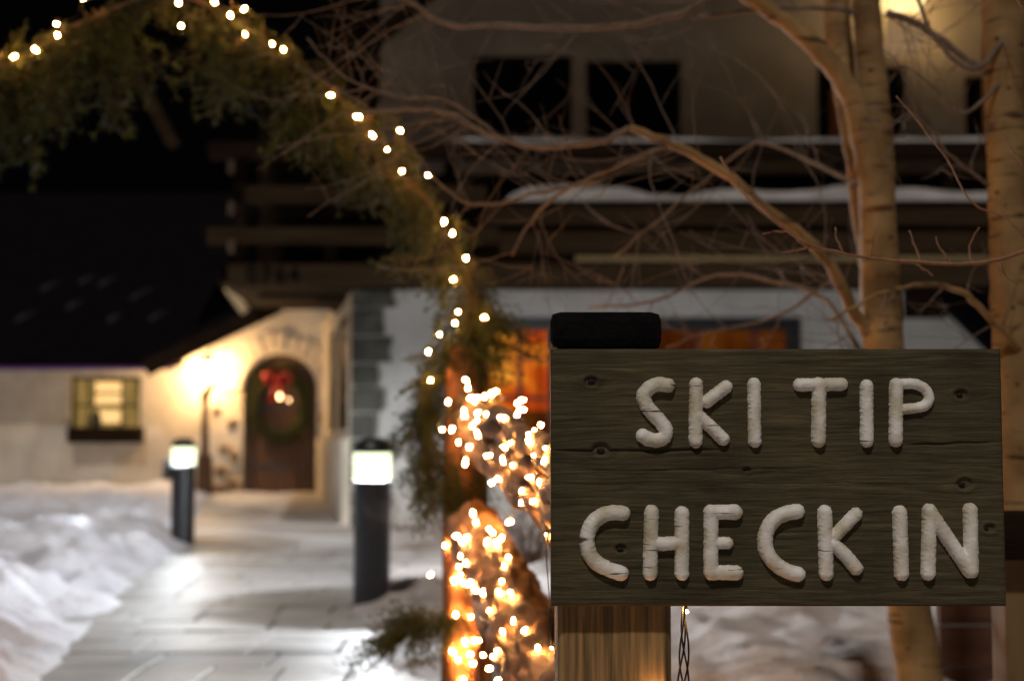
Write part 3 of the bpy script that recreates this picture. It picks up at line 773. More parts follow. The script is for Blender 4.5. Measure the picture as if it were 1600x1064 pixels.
boughs = [bough_mesh(.30, s, dense=.8) for s in range(4)]

def place_boughs(parent, pts, n, jit, smin, smax, droop=1.0, lean=0.0, yj=.08, name='fir_bough'):
    """hang boughs along a polyline of points"""
    seg = [(Vector(a), Vector(b_)) for a, b_ in zip(pts[:-1], pts[1:])]; Ls = [(b_-a).length for a, b_ in seg]; tot = sum(Ls)
    for i in range(n):
        t_ = (i + random.random())/n*tot; k = 0
        while k < len(seg)-1 and t_ > Ls[k]: t_ -= Ls[k]; k += 1
        p = seg[k][0].lerp(seg[k][1], min(1, t_/max(Ls[k],1e-6)))
        tan = (seg[k][1]-seg[k][0]).normalized()
        o = bpy.data.objects.new(name, random.choice(boughs)); col.objects.link(o)
        d = (Vector((0,0,-1))*droop + tan*random.uniform(-1,1)*.8 + Vector((random.uniform(-.6,.6)+lean, random.uniform(-.5,.5), random.uniform(-.2,.4)))).normalized()
        o.rotation_mode = 'QUATERNION'
        q = Vector((0,0,-1)).rotation_difference(d); from_r = Matrix.Rotation(random.uniform(0, 6.28), 3, d).to_quaternion()
        o.rotation_quaternion = from_r @ q
        s = random.uniform(smin, smax); o.scale = (s, s, s)
        o.parent = parent
        o.location = p + Vector((random.uniform(-jit,jit), random.uniform(-yj,yj), random.uniform(-jit,jit))) - Vector(parent.location)

GY = 5.0
sp = [(-60,135),(20,100),(100,50),(180,15),(260,-20),(330,10),(400,55),(470,100),(540,160),(590,215),(640,280),(690,345),(725,420),(745,490)]
gpts = [P(a, b_, GY) for a, b_ in sp]
arch = empty('garland_arch', (X(720,GY), GY, 0), label='peeled log post carrying an arched branch over the path, right foot of the arch', cat='arch')
def log_tube(name, p, q, r0, r1, m, parent, seed=0, n=28, rings=40, amp=.10, low=.25, bend=0.0):
    p, q = Vector(p), Vector(q); d = (q-p); t = d.normalized(); a = t.orthogonal().normalized(); b_ = t.cross(a)
    V = np.zeros((rings+4, n+1, 3))
    for i in range(rings+4):
        if i < 2: f, cf = 0.0, (0.0, .8)[i]
        elif i >= rings+2: f, cf = 1.0, (.8, 0.0)[i-rings-2]
        else: f = (i-2)/(rings-1); cf = 1.0
        c = p + d*f + a*bend*math.sin(math.pi*f)
        if i < 2: c -= t*.006*(1-cf)
        for k in range(n+1):
            an = 2*math.pi*(k % n)/n; r = (r0+(r1-r0)*f)*cf
            nv_ = mn.noise(Vector((math.cos(an)*1.6+seed, math.sin(an)*1.6, f*d.length*3)))*low + mn.noise(Vector((math.cos(an)*6+seed, math.sin(an)*6, f*d.length*12)))*amp
            r *= (1 + nv_)
            v = c + (a*math.cos(an) + b_*math.sin(an))*r; V[i,k] = v
    return link(name, grid_mesh(name, V), parent, m)
log_tube('post', P(719, 1150, GY), P(719, 548, GY), .066, .058, M['bark_post'], arch, 1, amp=.05, low=.08)
mb = MB(); tp = P(719, 548, GY); mb.lathe([(.058,-.01),(.052,.012),(.03,.028),(.0,.032)], tp, 20); mb.build('post_top', M['bark_post'], arch, smooth=True)
log_tube('support_pole', P(757, 1150, GY+.12), P(742, 460, GY+.12), .035, .03, mat('dark_pole', (.07,.03,.015), (.13,.06,.03), scale=10), arch, 9, n=14)
mb = MB(); mb.tube([P(742,470,GY+.1)] + gpts[::-1], [.02]+[.011]*len(gpts), 8); mb.build('arched_branch', M['fir_twig'], arch, smooth=True)

gar = empty('fir_garland', (X(400,GY), GY, 2.0), label='dark green fir garland hung with warm bulbs across the top left', cat='garland')
place_boughs(gar, gpts[:4], 46, .05, .8, 1.4, 1.3)
place_boughs(gar, gpts[3:6], 14, .04, .4, .6, 1.0)
place_boughs(gar, gpts[5:9], 48, .06, .7, 1.2, 1.3)
place_boughs(gar, gpts[8:], 60, .06, .55, .95, 1.1)
place_boughs(gar, gpts, 60, .03, .3, .5, .3, 0, .06)
gp = empty('fir_wrap', (X(700,GY), GY, 1.3), label='bushy fir branches wrapped down the left side of the log post', cat='greenery')
wr = [P(750,470,GY-.02), P(735,520,GY-.05), P(690,560,GY-.02), P(672,620,GY), P(668,680,GY), P(685,740,GY-.03), P(718,770,GY-.08)]
place_boughs(gp, wr, 150, .045, .35, .68, 1.0, -.1)
place_boughs(gp, [P(735,470,GY), P(780,480,GY), P(760,560,GY+.05)], 22, .04, .4, .7, 1.0, .2)
place_boughs(gp, [P(700,700,GY-.05), P(735,740,GY-.08), P(745,780,GY-.1)], 22, .04, .4, .7, 1.0, 0)
gl = empty('fir_sprig', (X(660,4.9), 4.9, .35), label='low fir sprig sticking out left at the foot of the log post', cat='greenery')
place_boughs(gl, [P(715,960,4.85), P(660,965,4.85), P(615,990,4.85)], 60, .03, .35, .65, .5, -.5)

# ================================================================ log fence between the arch post and the sign post
fence = empty('log_fence', (X(790,4), 4.0, .5), label='pair of rough logs wrapped in warm bulbs between arch post and sign', cat='log fence')
LA0, LA1 = P(722, 655, 4.95), P(905, 790, 2.62)
LB0, LB1 = P(735, 815, 4.95), P(880, 1110, 3.0)
log_mats = M['log']
lr = random.Random(5); logs_up = []; logs_low = []
ax = (LA1-LA0); side = Vector((0,0,1))
for i in range(9):
    a_ = 2*math.pi*i/9; rr_ = .062 if i else 0.0
    off0 = Vector((0, math.sin(a_)*rr_*.8, math.cos(a_)*rr_*1.25)); off1 = Vector((0, math.sin(a_+.8)*rr_*.8, math.cos(a_+.8)*rr_*1.35))
    pts = []
    n_ = 16
    for k in range(n_+1):
        f = k/n_; wv = Vector((lr.uniform(-.008,.008), lr.uniform(-.012,.012), lr.uniform(-.016,.016)))
        pts.append(LA0 + ax*(f - .02*(i % 3)) + off0.lerp(off1, f) + wv)
    pts = jitter_line(pts, 3, .003, 60+i); m_ = len(pts); r0 = lr.uniform(.022, .036)
    mb = MB(); mb.tube(pts, [r0*(1 + .28*mn.noise(Vector((i*3.1, k*.13, 0))) + .04*lr.uniform(-1,1)) for k in range(m_)], 12)
    logs_up.append(mb.build('rail_branch', M['log'], fence, smooth=True))
logs_low.append(log_tube('brace_log', LB0, LB1, .082, .088, M['log'], fence, 7, n=56, rings=160, amp=.26, low=.16))
for i in range(5):
    pts = [LB0 + (LB1-LB0)*(k/10) + Vector((lr.uniform(-.012,.012) + .07*math.cos(i*1.3+k*.35), -abs(.07*math.sin(i*1.3+k*.35)), lr.uniform(-.012,.012) + .04*math.cos(i*1.3+k*.35))) for k in range(11)]
    mb = MB(); pts = jitter_line(pts, 3, .003, 80+i); mb.tube(pts, [.014*(1+.3*mn.noise(Vector((i*2.2, k*.6, 3)))) for k in range(len(pts))], 8)
    logs_low.append(mb.build('bark_strip', M['log'], fence, smooth=True))

# ================================================================ string lights
def bulb_mesh():
    mb = MB(); mb.lathe([(.0,-.007),(.003,-.006),(.0042,-.002),(.0042,.003),(.0028,.008),(.0,.011)], (0,0,0), 10)
    me = mb.mesh('bulb', True); me.materials.append(M['bulb']); return me
BM = bulb_mesh()
def bulb_string(label, pts, origin, wob=.02, cat='string lights', loops=1, sc=1.0):
    o = empty('string_lights', origin, label=label, cat=cat, group='warm white string lights')
    wire = MB(); path_ = []
    for i, p in enumerate(pts):
        p = Vector(p)
        b = bpy.data.objects.new('bulb', BM); col.objects.link(b); b.parent = o; b.location = p - Vector(origin)
        b.rotation_euler = (random.uniform(-1.8,1.8), random.uniform(-1.8,1.8), 0)
        s = sc*random.uniform(.62, 1.05); b.scale = (s, s, s*random.uniform(.95,1.3))
        if i:
            q = Vector(pts[i-1]); n = 7; d = p-q
            w1 = Vector((random.uniform(-1,1), random.uniform(-.6,.6), random.uniform(-1.2,.4)))*wob
            w2 = Vector((random.uniform(-1,1), random.uniform(-.6,.6), random.uniform(-1,1)))*wob*.7
            tp_ = [q + d*(k/n) + w1*math.sin(math.pi*k/n) + w2*math.sin(2*math.pi*k/n) + Vector((0,.008,0)) for k in range(n+1)]
            if d.length < 1.2: wire.tube(tp_, .0014, 4, False)
        wire.tube([p+Vector((0,.005,0)), p+Vector((0,.012,.006))], .0032, 6)
    wire.build('wire', M['wire'], o, smooth=True)
    return o
arch_px = [(20,90),(56,79),(88,38),(90,56),(130,-3),(279,5),(283,41),(335,4),(360,25),(381,15),(384,54),(425,69),(443,78),(517,149),(558,182),(582,212),(605,234),(625,204),(628,268),(669,275),(694,347),(707,365),(728,404),(708,437),(757,496),(716,487),(711,505),(687,523),(669,550),(672,594)]
bulb_string('warm bulbs strung along the fir garland arch at top left', [P(a,b_,GY-.09) for a,b_ in arch_px], P(300,60,GY), .03)
rail_px = [(700,628),(728,594),(731,607),(735,622),(742,627),(757,620),(768,616),(774,612),(725,643),(727,650),(760,647),(745,657),(746,675),(738,665),(748,680),(691,671),(706,671),(717,691),(733,698),(727,723),(760,712),(768,754),(786,720),(797,692),(808,630),(813,640),(815,625),(818,640),(808,648),(845,664),(835,672),(825,688),(829,692),(830,746),(815,767),(814,786),(833,783),(797,815),(778,748),(790,700),(852,700),(850,720)]
low_px = [(739,803),(744,816),(765,828),(770,832),(714,837),(730,838),(722,846),(728,842),(761,847),(775,846),(696,852),(672,898),(720,868),(717,885),(728,880),(719,898),(710,908),(730,912),(735,911),(794,870),(788,884),(784,907),(779,924),(743,922),(755,926),(797,925),(764,953),(712,960),(736,963),(802,970),(786,987),(727,1003),(742,1000),(708,1018),(716,1030),(735,1022),(739,1036),(755,1023),(776,1016),(770,1025),(764,1044),(724,1064),(780,1062),(800,1080),(740,1085)]
from mathutils.bvhtree import BVHTree
def make_bvh(objs):
    vs, fs = [], []
    for o_ in objs:
        n_ = len(vs); off = Vector(o_.location) + Vector(o_.parent.location if o_.parent else (0,0,0))
        vs += [v.co + off for v in o_.data.vertices]; fs += [tuple(i+n_ for i in p.vertices) for p in o_.data.polygons]
    return BVHTree.FromPolygons(vs, fs)
bv_up, bv_low = make_bvh(logs_up), make_bvh(logs_low + [o_ for o_ in arch.children if o_.name.startswith('post')])
def on_log(px, py, bv, default):
    o = Vector((0, 0, CAM_Z)); d = (P(px, py, 1.0) - o).normalized(); h = bv.ray_cast(o, d)
    return h[0] - d*.014 if h[0] is not None else P(px, py, default)
ex = random.Random(11)
def extra(poly, n, base):
    out = []
    while len(out) < n:
        i = ex.randint(0, len(poly)-2); f = ex.random(); q = [poly[i][j] + (poly[i+1][j]-poly[i][j])*f for j in range(3)]
        out.append((q[0] + ex.uniform(-8, 8), q[1] + ex.uniform(-1, 1)*q[2]))
    return base + out
rail_px = extra([(715,650,45),(760,670,50),(800,700,55),(850,740,75)], 9, rail_px)
low_px = extra([(722,830,20),(730,900,30),(740,980,30),(745,1050,25)], 2, low_px)
low_px = extra([(770,850,25),(800,930,40),(830,1000,40),(855,1040,30)], 4, low_px)
low_px.sort(key=lambda q: q[1] + ex.uniform(-25, 25))
rail_px.sort(key=lambda q: q[0] + ex.uniform(-18, 18))
bulb_string('cluster of warm bulbs on the upper rough log left of the sign', [on_log(a,b_,bv_up,4.5) for a,b_ in rail_px], P(770,670,4.2), .03)
bulb_string('warm bulbs winding down the log post and the lower log', [on_log(a,b_,bv_low,4.75) for a,b_ in low_px], P(740,900,4.6), .03)

# ================================================================ sign post and sign
SY = 2.25
pxm = SY / F
post = empty('sign_post', (X(958,2.37), 2.37, 0), label='squared timber post with split grain and black top behind the sign', cat='post')
# timber with split front face
nx, nz = 90, 160
x0, x1 = X(871, 2.285), X(1047, 2.285); zt = Z(546, 2.285)
xs = np.linspace(x0, x1, nx)[None,:]*np.ones((nz,1)); zs = np.linspace(0, zt, nz)[:,None]*np.ones((1,nx))
yy = 2.285 + .0035*fbm(xs*90, zs*3, 3, 3) + .010*np.clip(.16-np.abs(vnoise(xs*42, zs*1.2, 8)-.5)*1.9, 0, 1)*4*.35
edge = np.minimum(xs-x0, x1-xs); yy = yy + .010*np.clip(1-edge/.012, 0, 1)**2
link('front_face', grid_mesh('front_face', np.stack([xs,yy,zs], -1)), post, M['post'])
MB().box((x0, 2.294, 0), (x1, 2.46, zt)).build('timber', M['post'], post)
cp0, cp1 = P(860, 546, 2.29), P(1034, 487, 2.29)
MB().box((cp0.x, 2.283, cp0.z+.0005), (cp1.x, 2.47, cp1.z)).build('cap', mat('black_cap', (.002,.002,.0025), (.006,.0055,.006), spec=.1, rough=.85, scale=20, bump=.4), post, bevel=.016)  # cap in a plain near-black tone

sign = empty('wooden_sign', (X(1212,SY), SY, Z(948,SY)), label='weathered grey wooden sign board with puffy white letters reading SKI TIP CHECK IN', cat='sign')
s0, s1 = P(861, 947, SY), P(1564, 545, SY)
sx0, sz0, sx1, sz1 = s0.x, s0.z, s1.x, s1.z
nx, nz = 470, 270
xs = np.linspace(sx0, sx1, nx)[None,:]*np.ones((nz,1)); zs = np.linspace(sz0, sz1, nz)[:,None]*np.ones((1,nx))
U = (xs-sx0)/(sx1-sx0)*703 + 861; Vp = 947 - (zs-sz0)/(sz1-sz0)*402        # photograph coordinates on the board
KN = ((924,596,7),(939,704,9),(1500,617,7),(1503,757,8),(1540,826,6),(969,858,6),(1165,735,4))
gz = zs + .006*fbm(xs*5, zs*6, 2, 4)*2
for (ku, kv, kr) in KN:                                   # the grain parts round each knot
    du, dv = (U-ku)*.45, (kv-Vp); rr2 = du*du + dv*dv
    gz = gz - np.sign(dv)*np.minimum(np.abs(dv), kr*1.0)*.8*np.exp(-rr2/(kr*3.2)**2)*(sx1-sx0)/703
h = .0022*fbm(xs*7, gz*190, 4, 11) + .0012*fbm(xs*3, gz*16, 3, 12)
def crack(u0, v0, u1, v1, w, dep):
    t_ = np.clip((U-u0)/(u1-u0), 0, 1); vl = v0 + (v1-v0)*t_ + 2.2*fbm(U*.03, U*0+v0, 3, 5)*2
    inside = (U > u0) & (U < u1); taper = np.clip(np.minimum(U-u0, u1-U)/60, 0, 1)
    return -dep*np.exp(-((Vp-vl)/w)**2)*inside*taper
h = h + crack(850,706,1135,704,1.6,.006) + crack(1385,697,1580,690,1.4,.004) + crack(870,737,1290,733,1.2,.002) + crack(1100,757,1570,757,1.1,.0015) + crack(860,664,930,655,1.3,.003)
for (ku, kv, kr) in KN:
    rr = np.sqrt((U-ku)**2*.55 + (Vp-kv)**2); h = h - .006*np.exp(-(rr/kr)**4) + .0012*np.exp(-((rr-kr*1.5)/3)**2)
ed = np.minimum(np.minimum(xs-sx0, sx1-xs), np.minimum(zs-sz0, sz1-zs)); h = h - .004*np.clip(1-ed/.005, 0, 1)**2
bf = grid_mesh('board_face', np.stack([xs, SY - h, zs], -1))
ga = bf.attributes.new('grain', 'FLOAT_VECTOR', 'POINT'); ga.data.foreach_set('vector', np.stack([xs, xs*0, gz], -1).reshape(-1).astype(np.float32))
link('board_face', bf, sign, M['board'])
MB().box((sx0, SY+.004, sz0), (sx1, SY+.032, sz1)).build('board', M['board_edge'], sign)
for (u, v, r_) in ((924,596,6),(939,704,6.5),(1500,617,5.5),(1503,757,6),(1540,826,5),(969,858,6)):
    p = P(u, v, SY); mb = MB(); ring = 14
    vs = [(p.x + r_*pxm*math.cos(2*math.pi*k/ring)*random.uniform(.85,1.1), SY+.0015, p.z + r_*.7*pxm*math.sin(2*math.pi*k/ring)*random.uniform(.85,1.1)) for k in range(ring)] + [(p.x, SY-.0005, p.z)]
    mb.add(vs, [(k, (k+1)%ring, ring) for k in range(ring)]).build('knot', mat('dark_knot', (.008,.006,.005), (.02,.015,.01), scale=60) if 'dark_knot' not in bpy.data.materials else bpy.data.materials['dark_knot'], sign)

letters = {
 'S': [([(1044,603),(1030,601),(1016,606),(1006,618),(1009,632),(1020,647),(1032,660),(1040,673),(1037,684),(1026,689),(1013,687),(1004,682)], 11.5)],
 'K': [([(1088,601),(1086,690)],11),([(1104,628),(1134,605)],10.5),([(1092,652),(1110,668),(1129,687)],10.5)],
 'I': [([(1178,601),(1178,690)],10.5)],
 'T': [([(1249,602),(1314,601)],10.5),([(1279,601),(1277,689)],11.5)],
 'I ': [([(1353,604),(1352,690)],10.5)],
 'P': [([(1399,602),(1397,689)],11),([(1399,601),(1425,600),(1441,606),(1449,617),(1448,629),(1436,637),(1402,641)],8.5)],
 'C': [([(972,803),(955,802),(937,808),(923,822),(917,843),(920,864),(931,879),(948,889),(969,896)],12)],
 'H': [([(1017,801),(1014,896)],11.5),([(1064,803),(1063,896)],11.5),([(1016,851),(1064,849)],11)],
 'E': [([(1109,802),(1108,895)],11.5),([(1109,801),(1146,801)],12),([(1108,849),(1134,849)],9.5),([(1108,895),(1147,895)],11.5)],
 'C ': [([(1242,800),(1225,803),(1207,812),(1195,830),(1192,852),(1199,871),(1214,886),(1229,894),(1242,897)],12)],
 'K ': [([(1285,801),(1286,896)],11.5),([(1300,838),(1333,804)],10.5),([(1297,850),(1316,868),(1332,888)],11)],
 'I  ': [([(1401,802),(1402,896)],11.5)],
 'N': [([(1447,799),(1443,896)],11.5),([(1447,800),(1507,892)],11.5),([(1510,798),(1510,892)],11.5)],
}
def smooth_line(pts, k=6):
    if len(pts) < 4: return pts
    out = []; p = [pts[0]] + pts + [pts[-1]]
    for i in range(1, len(p)-2):
        for j in range(k):
            t_ = j/k; a, b_, c, d = [np.array(q, float) for q in p[i-1:i+3]]
            out.append(tuple(.5*((2*b_) + (-a+c)*t_ + (2*a-5*b_+4*c-d)*t_**2 + (-a+3*b_-3*c+d)*t_**3)))
    out.append(pts[-1]); return out
for li, (ch, strokes) in enumerate(letters.items()):
    pts_all = [p for s, _ in strokes for p in s]
    u0, u1 = min(p[0] for p in pts_all)-16, max(p[0] for p in pts_all)+16
    v0, v1 = min(p[1] for p in pts_all)-16, max(p[1] for p in pts_all)+16
    us = np.arange(u0, u1, 1.0); vs = np.arange(v0, v1, 1.0); UU, VV = np.meshgrid(us, vs[::-1])
    hh = np.full(UU.shape, -9.0)
    for s, r_ in strokes:
        s = smooth_line(s); dmin = np.full(UU.shape, 1e9)
        for (ax, ay), (bx_, by_) in zip(s[:-1], s[1:]):
            dx, dy = bx_-ax, by_-ay; tt = np.clip(((UU-ax)*dx+(VV-ay)*dy)/(dx*dx+dy*dy+1e-9), 0, 1)
            dmin = np.minimum(dmin, np.hypot(UU-ax-tt*dx, VV-ay-tt*dy))
        dn_ = np.clip((dmin + 1.6*fbm(UU*.30+li*9, VV*.30, 3, li)*1.5) / r_, 0, None)
        prof_ = np.where(dn_ < 1, np.sqrt(np.clip(1-dn_**2.1, 0, 1)), -(dn_-1)*6)
        prof_ = prof_ * r_ * 1.3
        # smooth union
        k_ = 2.0; hmx = np.maximum(hh, prof_); hh = hmx + np.where((hh > -3) & (prof_ > -3), k_*np.exp(-np.abs(hh-prof_)/k_)*.5, 0)
    hh = hh + .7*fbm(UU*.18, VV*.3+li*7, 4, 77+li) - .5*np.clip(fbm(UU*.03, VV*.5+li*5, 2, 90+li)*2-.45, 0, 1)*4
    keep = hh > -4.0
    Xs = sx0 + (UU-861)/703*(sx1-sx0); Zs = sz0 + (947-VV)/402*(sz1-sz0); Ys = SY + .0008 - np.maximum(hh, -4)*pxm
    idx = -np.ones(UU.shape, int); ok = np.zeros(UU.shape, bool)
    q = keep[:-1,:-1] | keep[:-1,1:] | keep[1:,:-1] | keep[1:,1:]
    for a, b_ in ((0,0),(0,1),(1,0),(1,1)): ok[a:ok.shape[0]-1+a, b_:ok.shape[1]-1+b_] |= q
    idx[ok] = np.arange(ok.sum())
    V = np.stack([Xs[ok], Ys[ok], Zs[ok]], -1)
    jj, ii = np.nonzero(q)
    Fc = np.stack([idx[jj,ii], idx[jj+1,ii], idx[jj+1,ii+1], idx[jj,ii+1]], -1)[:, ::-1]
    me = bpy.data.meshes.new('letter'); me.from_pydata(V.tolist(), [], Fc.tolist()); me.update()
    bmn = bmesh.new(); bmn.from_mesh(me); bmesh.ops.recalc_face_normals(bmn, faces=bmn.faces)
    if sum(f.normal.y for f in bmn.faces) > 0: bmesh.ops.reverse_faces(bmn, faces=bmn.faces)
    bmn.to_mesh(me); bmn.free()
    me.polygons.foreach_set('use_smooth', [True]*len(me.polygons))
    link('letter', me, sign, M['letter'], label='puffy white letter ' + ch.strip())

# wires and one bulb hanging under the sign, and the bulbs round the sign post
hang = [P(1073,955,2.42), P(1068,975,2.42)]
o = bulb_string('single warm bulb and twisted wires hanging under the sign beside its post', hang[:1], P(1070,970,2.42), .01, sc=.6)
mb = MB()
for k in range(4):
    pts = []
    for i in range(26):
        t_ = i/25; px_ = 1066 + 8*math.sin(t_*9 + k*1.7)*(.4+t_) + k*1.5; pts.append(P(px_, 935 + t_*260, 2.42 + .012*math.cos(t_*11+k*2)))
    mb.tube(pts, .0017, 5, False)
mb.build('twisted_wire', M['wire'], o, smooth=True)
bulb_string('warm bulbs wound low round the sign post', [P(862,1012,2.75), P(853,835,2.75), P(880,1200,2.277), P(950,1190,2.277), P(1030,1098,2.277), P(1058,1150,2.33)], P(960,1085,2.26), .012, sc=.6)

# ================================================================ bare trees
def twig_tree(mb, p, d, ln, r0, depth, rr, nseg=7, knobs=True, kids=(2,4)):
    pts = [p]; dd = d.normalized(); curl = Vector((rr.uniform(-1,1), rr.uniform(-.5,.5), rr.uniform(-1,1)))*.13
    for i in range(nseg):
        dd = (dd + curl + Vector((rr.uniform(-1,1), rr.uniform(-1,1), rr.uniform(-1,1)))*.16 + Vector((0,0,.03))).normalized()
        pts.append(pts[-1] + dd*ln/nseg)
    mb.tube(pts, [r0*(1-.65*i/nseg)*(1+.25*(i % 2)) for i in range(nseg+1)], 5 if r0 > .003 else 4, False)
    if depth > 0:
        for j in range(rr.randint(*kids)):
            i = rr.randint(1, nseg-1); t_ = (pts[i+1]-pts[i-1]).normalized()
            o_ = Vector((rr.uniform(-1,1), rr.uniform(-.6,.6), rr.uniform(-1,1))).normalized()
            twig_tree(mb, pts[i], (t_*.7 + o_*.9), ln*rr.uniform(.3,.6), max(.0011, r0*.55), depth-1, rr, max(4, nseg-2), kids=kids)
def branch(parent, name, px, r0, r1, seed, twigs=8, tl=(.2,.5), tmat=None, stuff=None, depth=1, m=None, amp=.004, tr=.0019):
    pts = jitter_line([P(a, b_, c) for a, b_, c in px], 5, amp, seed); n = len(pts); rr = random.Random(seed*13+1)
    rad = [(r0 + (r1-r0)*(i/(n-1)))*(1+rr.uniform(-.05,.08)) for i in range(n)]
    rad = [q*.74 for q in rad]; mb = MB(); mb.tube(pts, rad, 12 if r0 > .02 else 7); o_ = mb.build(name, m or M['twigwood'], parent, smooth=True)
    for _ in range(max(3, int(twigs*.9))):
        i = rr.randint(1, n-2); t_ = (pts[i+1]-pts[i-1]).normalized(); s = rr.choice((-1,1))
        perp = Vector((t_.z, 0, -t_.x))*s
        twig_tree(stuff, pts[i], t_*.6 + perp*rr.uniform(.5,1) + Vector((0, rr.uniform(-.4,.4), 0)), rr.uniform(*tl), min(tr, rad[i]*.6), depth, rr)
    return o_
def trunk(parent, name, px, rads, seed, n=22):
    pts = jitter_line([P(a, b_, c) for a, b_, c in px], 8, .003, seed); N_ = len(pts)
    rl = np.interp(np.linspace(0, 1, N_), np.linspace(0, 1, len(rads)), rads)
    mb = MB(); mb.tube(pts, list(rl), n); 
    mb.v = [tuple(Vector(v)*1.0 + (Vector(v)-Vector((pts[min(N_-1, i//n)]))).normalized()*.006*mn.noise(Vector(v)*6)) for i, v in enumerate(mb.v)]
    return mb.build(name, M['aspen'], parent, smooth=True)
TY = 4.4
t1 = empty('aspen_tree', (X(1450,TY), TY, 0), label='bare forked aspen with a smooth tan trunk behind the sign', cat='tree')
trunk(t1, 'trunk', [(1460,1240,TY),(1428,1000,TY),(1398,760,TY),(1381,540,TY),(1374,400,TY),(1368,260,TY),(1362,120,TY),(1352,0,TY),(1346,-120,TY)], [.075,.068,.064,.062,.058,.058,.050,.046,.044], 1)
trunk(t1, 'fork', [(1372,330,TY-.02),(1350,210,TY-.02),(1322,135,TY-.02),(1270,70,TY-.03),(1200,15,TY-.05),(1120,-40,TY-.1)], [.050,.044,.036,.030,.026,.022], 2)
trunk(t1, 'second_stem', [(1368,470,TY+.12),(1345,320,TY+.14),(1330,200,TY+.16),(1312,80,TY+.2),(1300,-80,TY+.24)], [.028,.034,.038,.044,.044], 3)
tw = MB()
branch(t1, 'branch', [(1362,528,TY),(1330,480,TY-.05),(1285,400,TY-.12),(1210,335,TY-.18),(1125,265,TY-.22),(1050,225,TY-.25),(985,200,TY-.25)], .028, .015, 4, 16, (.25,.6), stuff=tw, m=M['aspen'])
branch(t1, 'branch', [(985,200,TY-.25),(935,222,TY-.25),(830,228,TY-.25),(760,208,TY-.22),(700,176,TY-.2),(620,172,TY-.2),(540,182,TY-.2)], .014, .006, 5, 18, (.25,.6), stuff=tw)
branch(t1, 'branch', [(1050,225,TY-.25),(960,262,TY-.2),(880,300,TY-.1),(830,345,TY),(800,400,TY)], .011, .004, 6, 8, (.2,.5), stuff=tw)
branch(t1, 'branch', [(1130,-20,TY-.1),(1060,22,TY-.1),(960,42,TY-.1),(830,42,TY-.1),(700,38,TY-.1),(650,10,TY-.1),(600,-20,TY-.1)], .015, .008, 7, 18, (.25,.6), stuff=tw)
branch(t1, 'branch', [(1360,30,TY),(1290,12,TY-.05),(1180,18,TY-.05),(1080,28,TY-.05)], .012, .008, 8, 8, (.2,.4), stuff=tw)
branch(t1, 'branch', [(1385,20,TY-.04),(1440,42,TY-.05),(1500,85,TY-.05),(1560,130,TY-.05)], .018, .013, 9, 6, (.2,.45), stuff=tw)
branch(t1, 'branch', [(1350,560,TY),(1290,470,TY+.1),(1210,440,TY+.15),(1120,430,TY+.2),(1020,470,TY+.2),(920,480,TY+.2)], .012, .005, 10, 10, (.2,.6), stuff=tw)
branch(t1, 'branch', [(1340,290,TY),(1260,250,TY+.1),(1180,225,TY+.15),(1080,300,TY+.2),(960,400,TY+.2)], .010, .004, 11, 10, (.25,.6), stuff=tw)
branch(t1, 'branch', [(940,285,TY-.1),(850,300,TY-.05),(750,320,TY),(690,290,TY),(640,225,TY)], .008, .004, 12, 12, (.2,.45), stuff=tw)
branch(t1, 'branch', [(780,212,TY-.2),(700,160,TY-.2),(620,150,TY-.2),(540,120,TY-.2),(480,60,TY-.2)], .007, .003, 14, 12, (.2,.4), stuff=tw)
branch(t1, 'branch', [(1300,440,TY+.1),(1200,500,TY+.2),(1100,520,TY+.2),(1040,545,TY+.2)], .008, .004, 17, 7, (.2,.4), stuff=tw)
tw.build('twigs', M['twigwood'], t1, smooth=True, kind='stuff')

RY = 4.0
t2 = empty('aspen_tree', (X(1575,RY), RY, 0), label='bare aspen trunk cut by the right edge of the picture', cat='tree')
trunk(t2, 'trunk', [(1592,1200,RY),(1588,900,RY),(1584,600,RY),(1578,400,RY),(1570,200,RY),(1566,0,RY),(1564,-120,RY)], [.062,.058,.056,.056,.056,.058,.054], 21)
tw = MB()
branch(t2, 'branch', [(1590,545,RY-.05),(1545,495,RY-.1),(1500,455,RY-.15),(1440,445,RY-.2),(1370,462,RY-.25),(1300,500,RY-.25)], .014, .005, 22, 10, (.15,.35), stuff=tw, m=M['aspen'])
branch(t2, 'branch', [(1570,60,RY-.05),(1520,110,RY-.08),(1460,60,RY-.1),(1420,-40,RY-.1)], .012, .007, 23, 7, (.15,.4), stuff=tw)
branch(t2, 'branch', [(1560,130,RY-.05),(1500,180,RY-.1),(1440,120,RY-.1),(1400,100,RY-.1)], .008, .004, 24, 6, (.15,.3), stuff=tw)
branch(t2, 'branch', [(1545,290,RY-.06),(1490,250,RY-.1),(1430,180,RY-.15),(1390,200,RY-.2)], .006, .003, 26, 8, (.15,.3), stuff=tw)
tw.build('twigs', M['twigwood'], t2, smooth=True, kind='stuff')

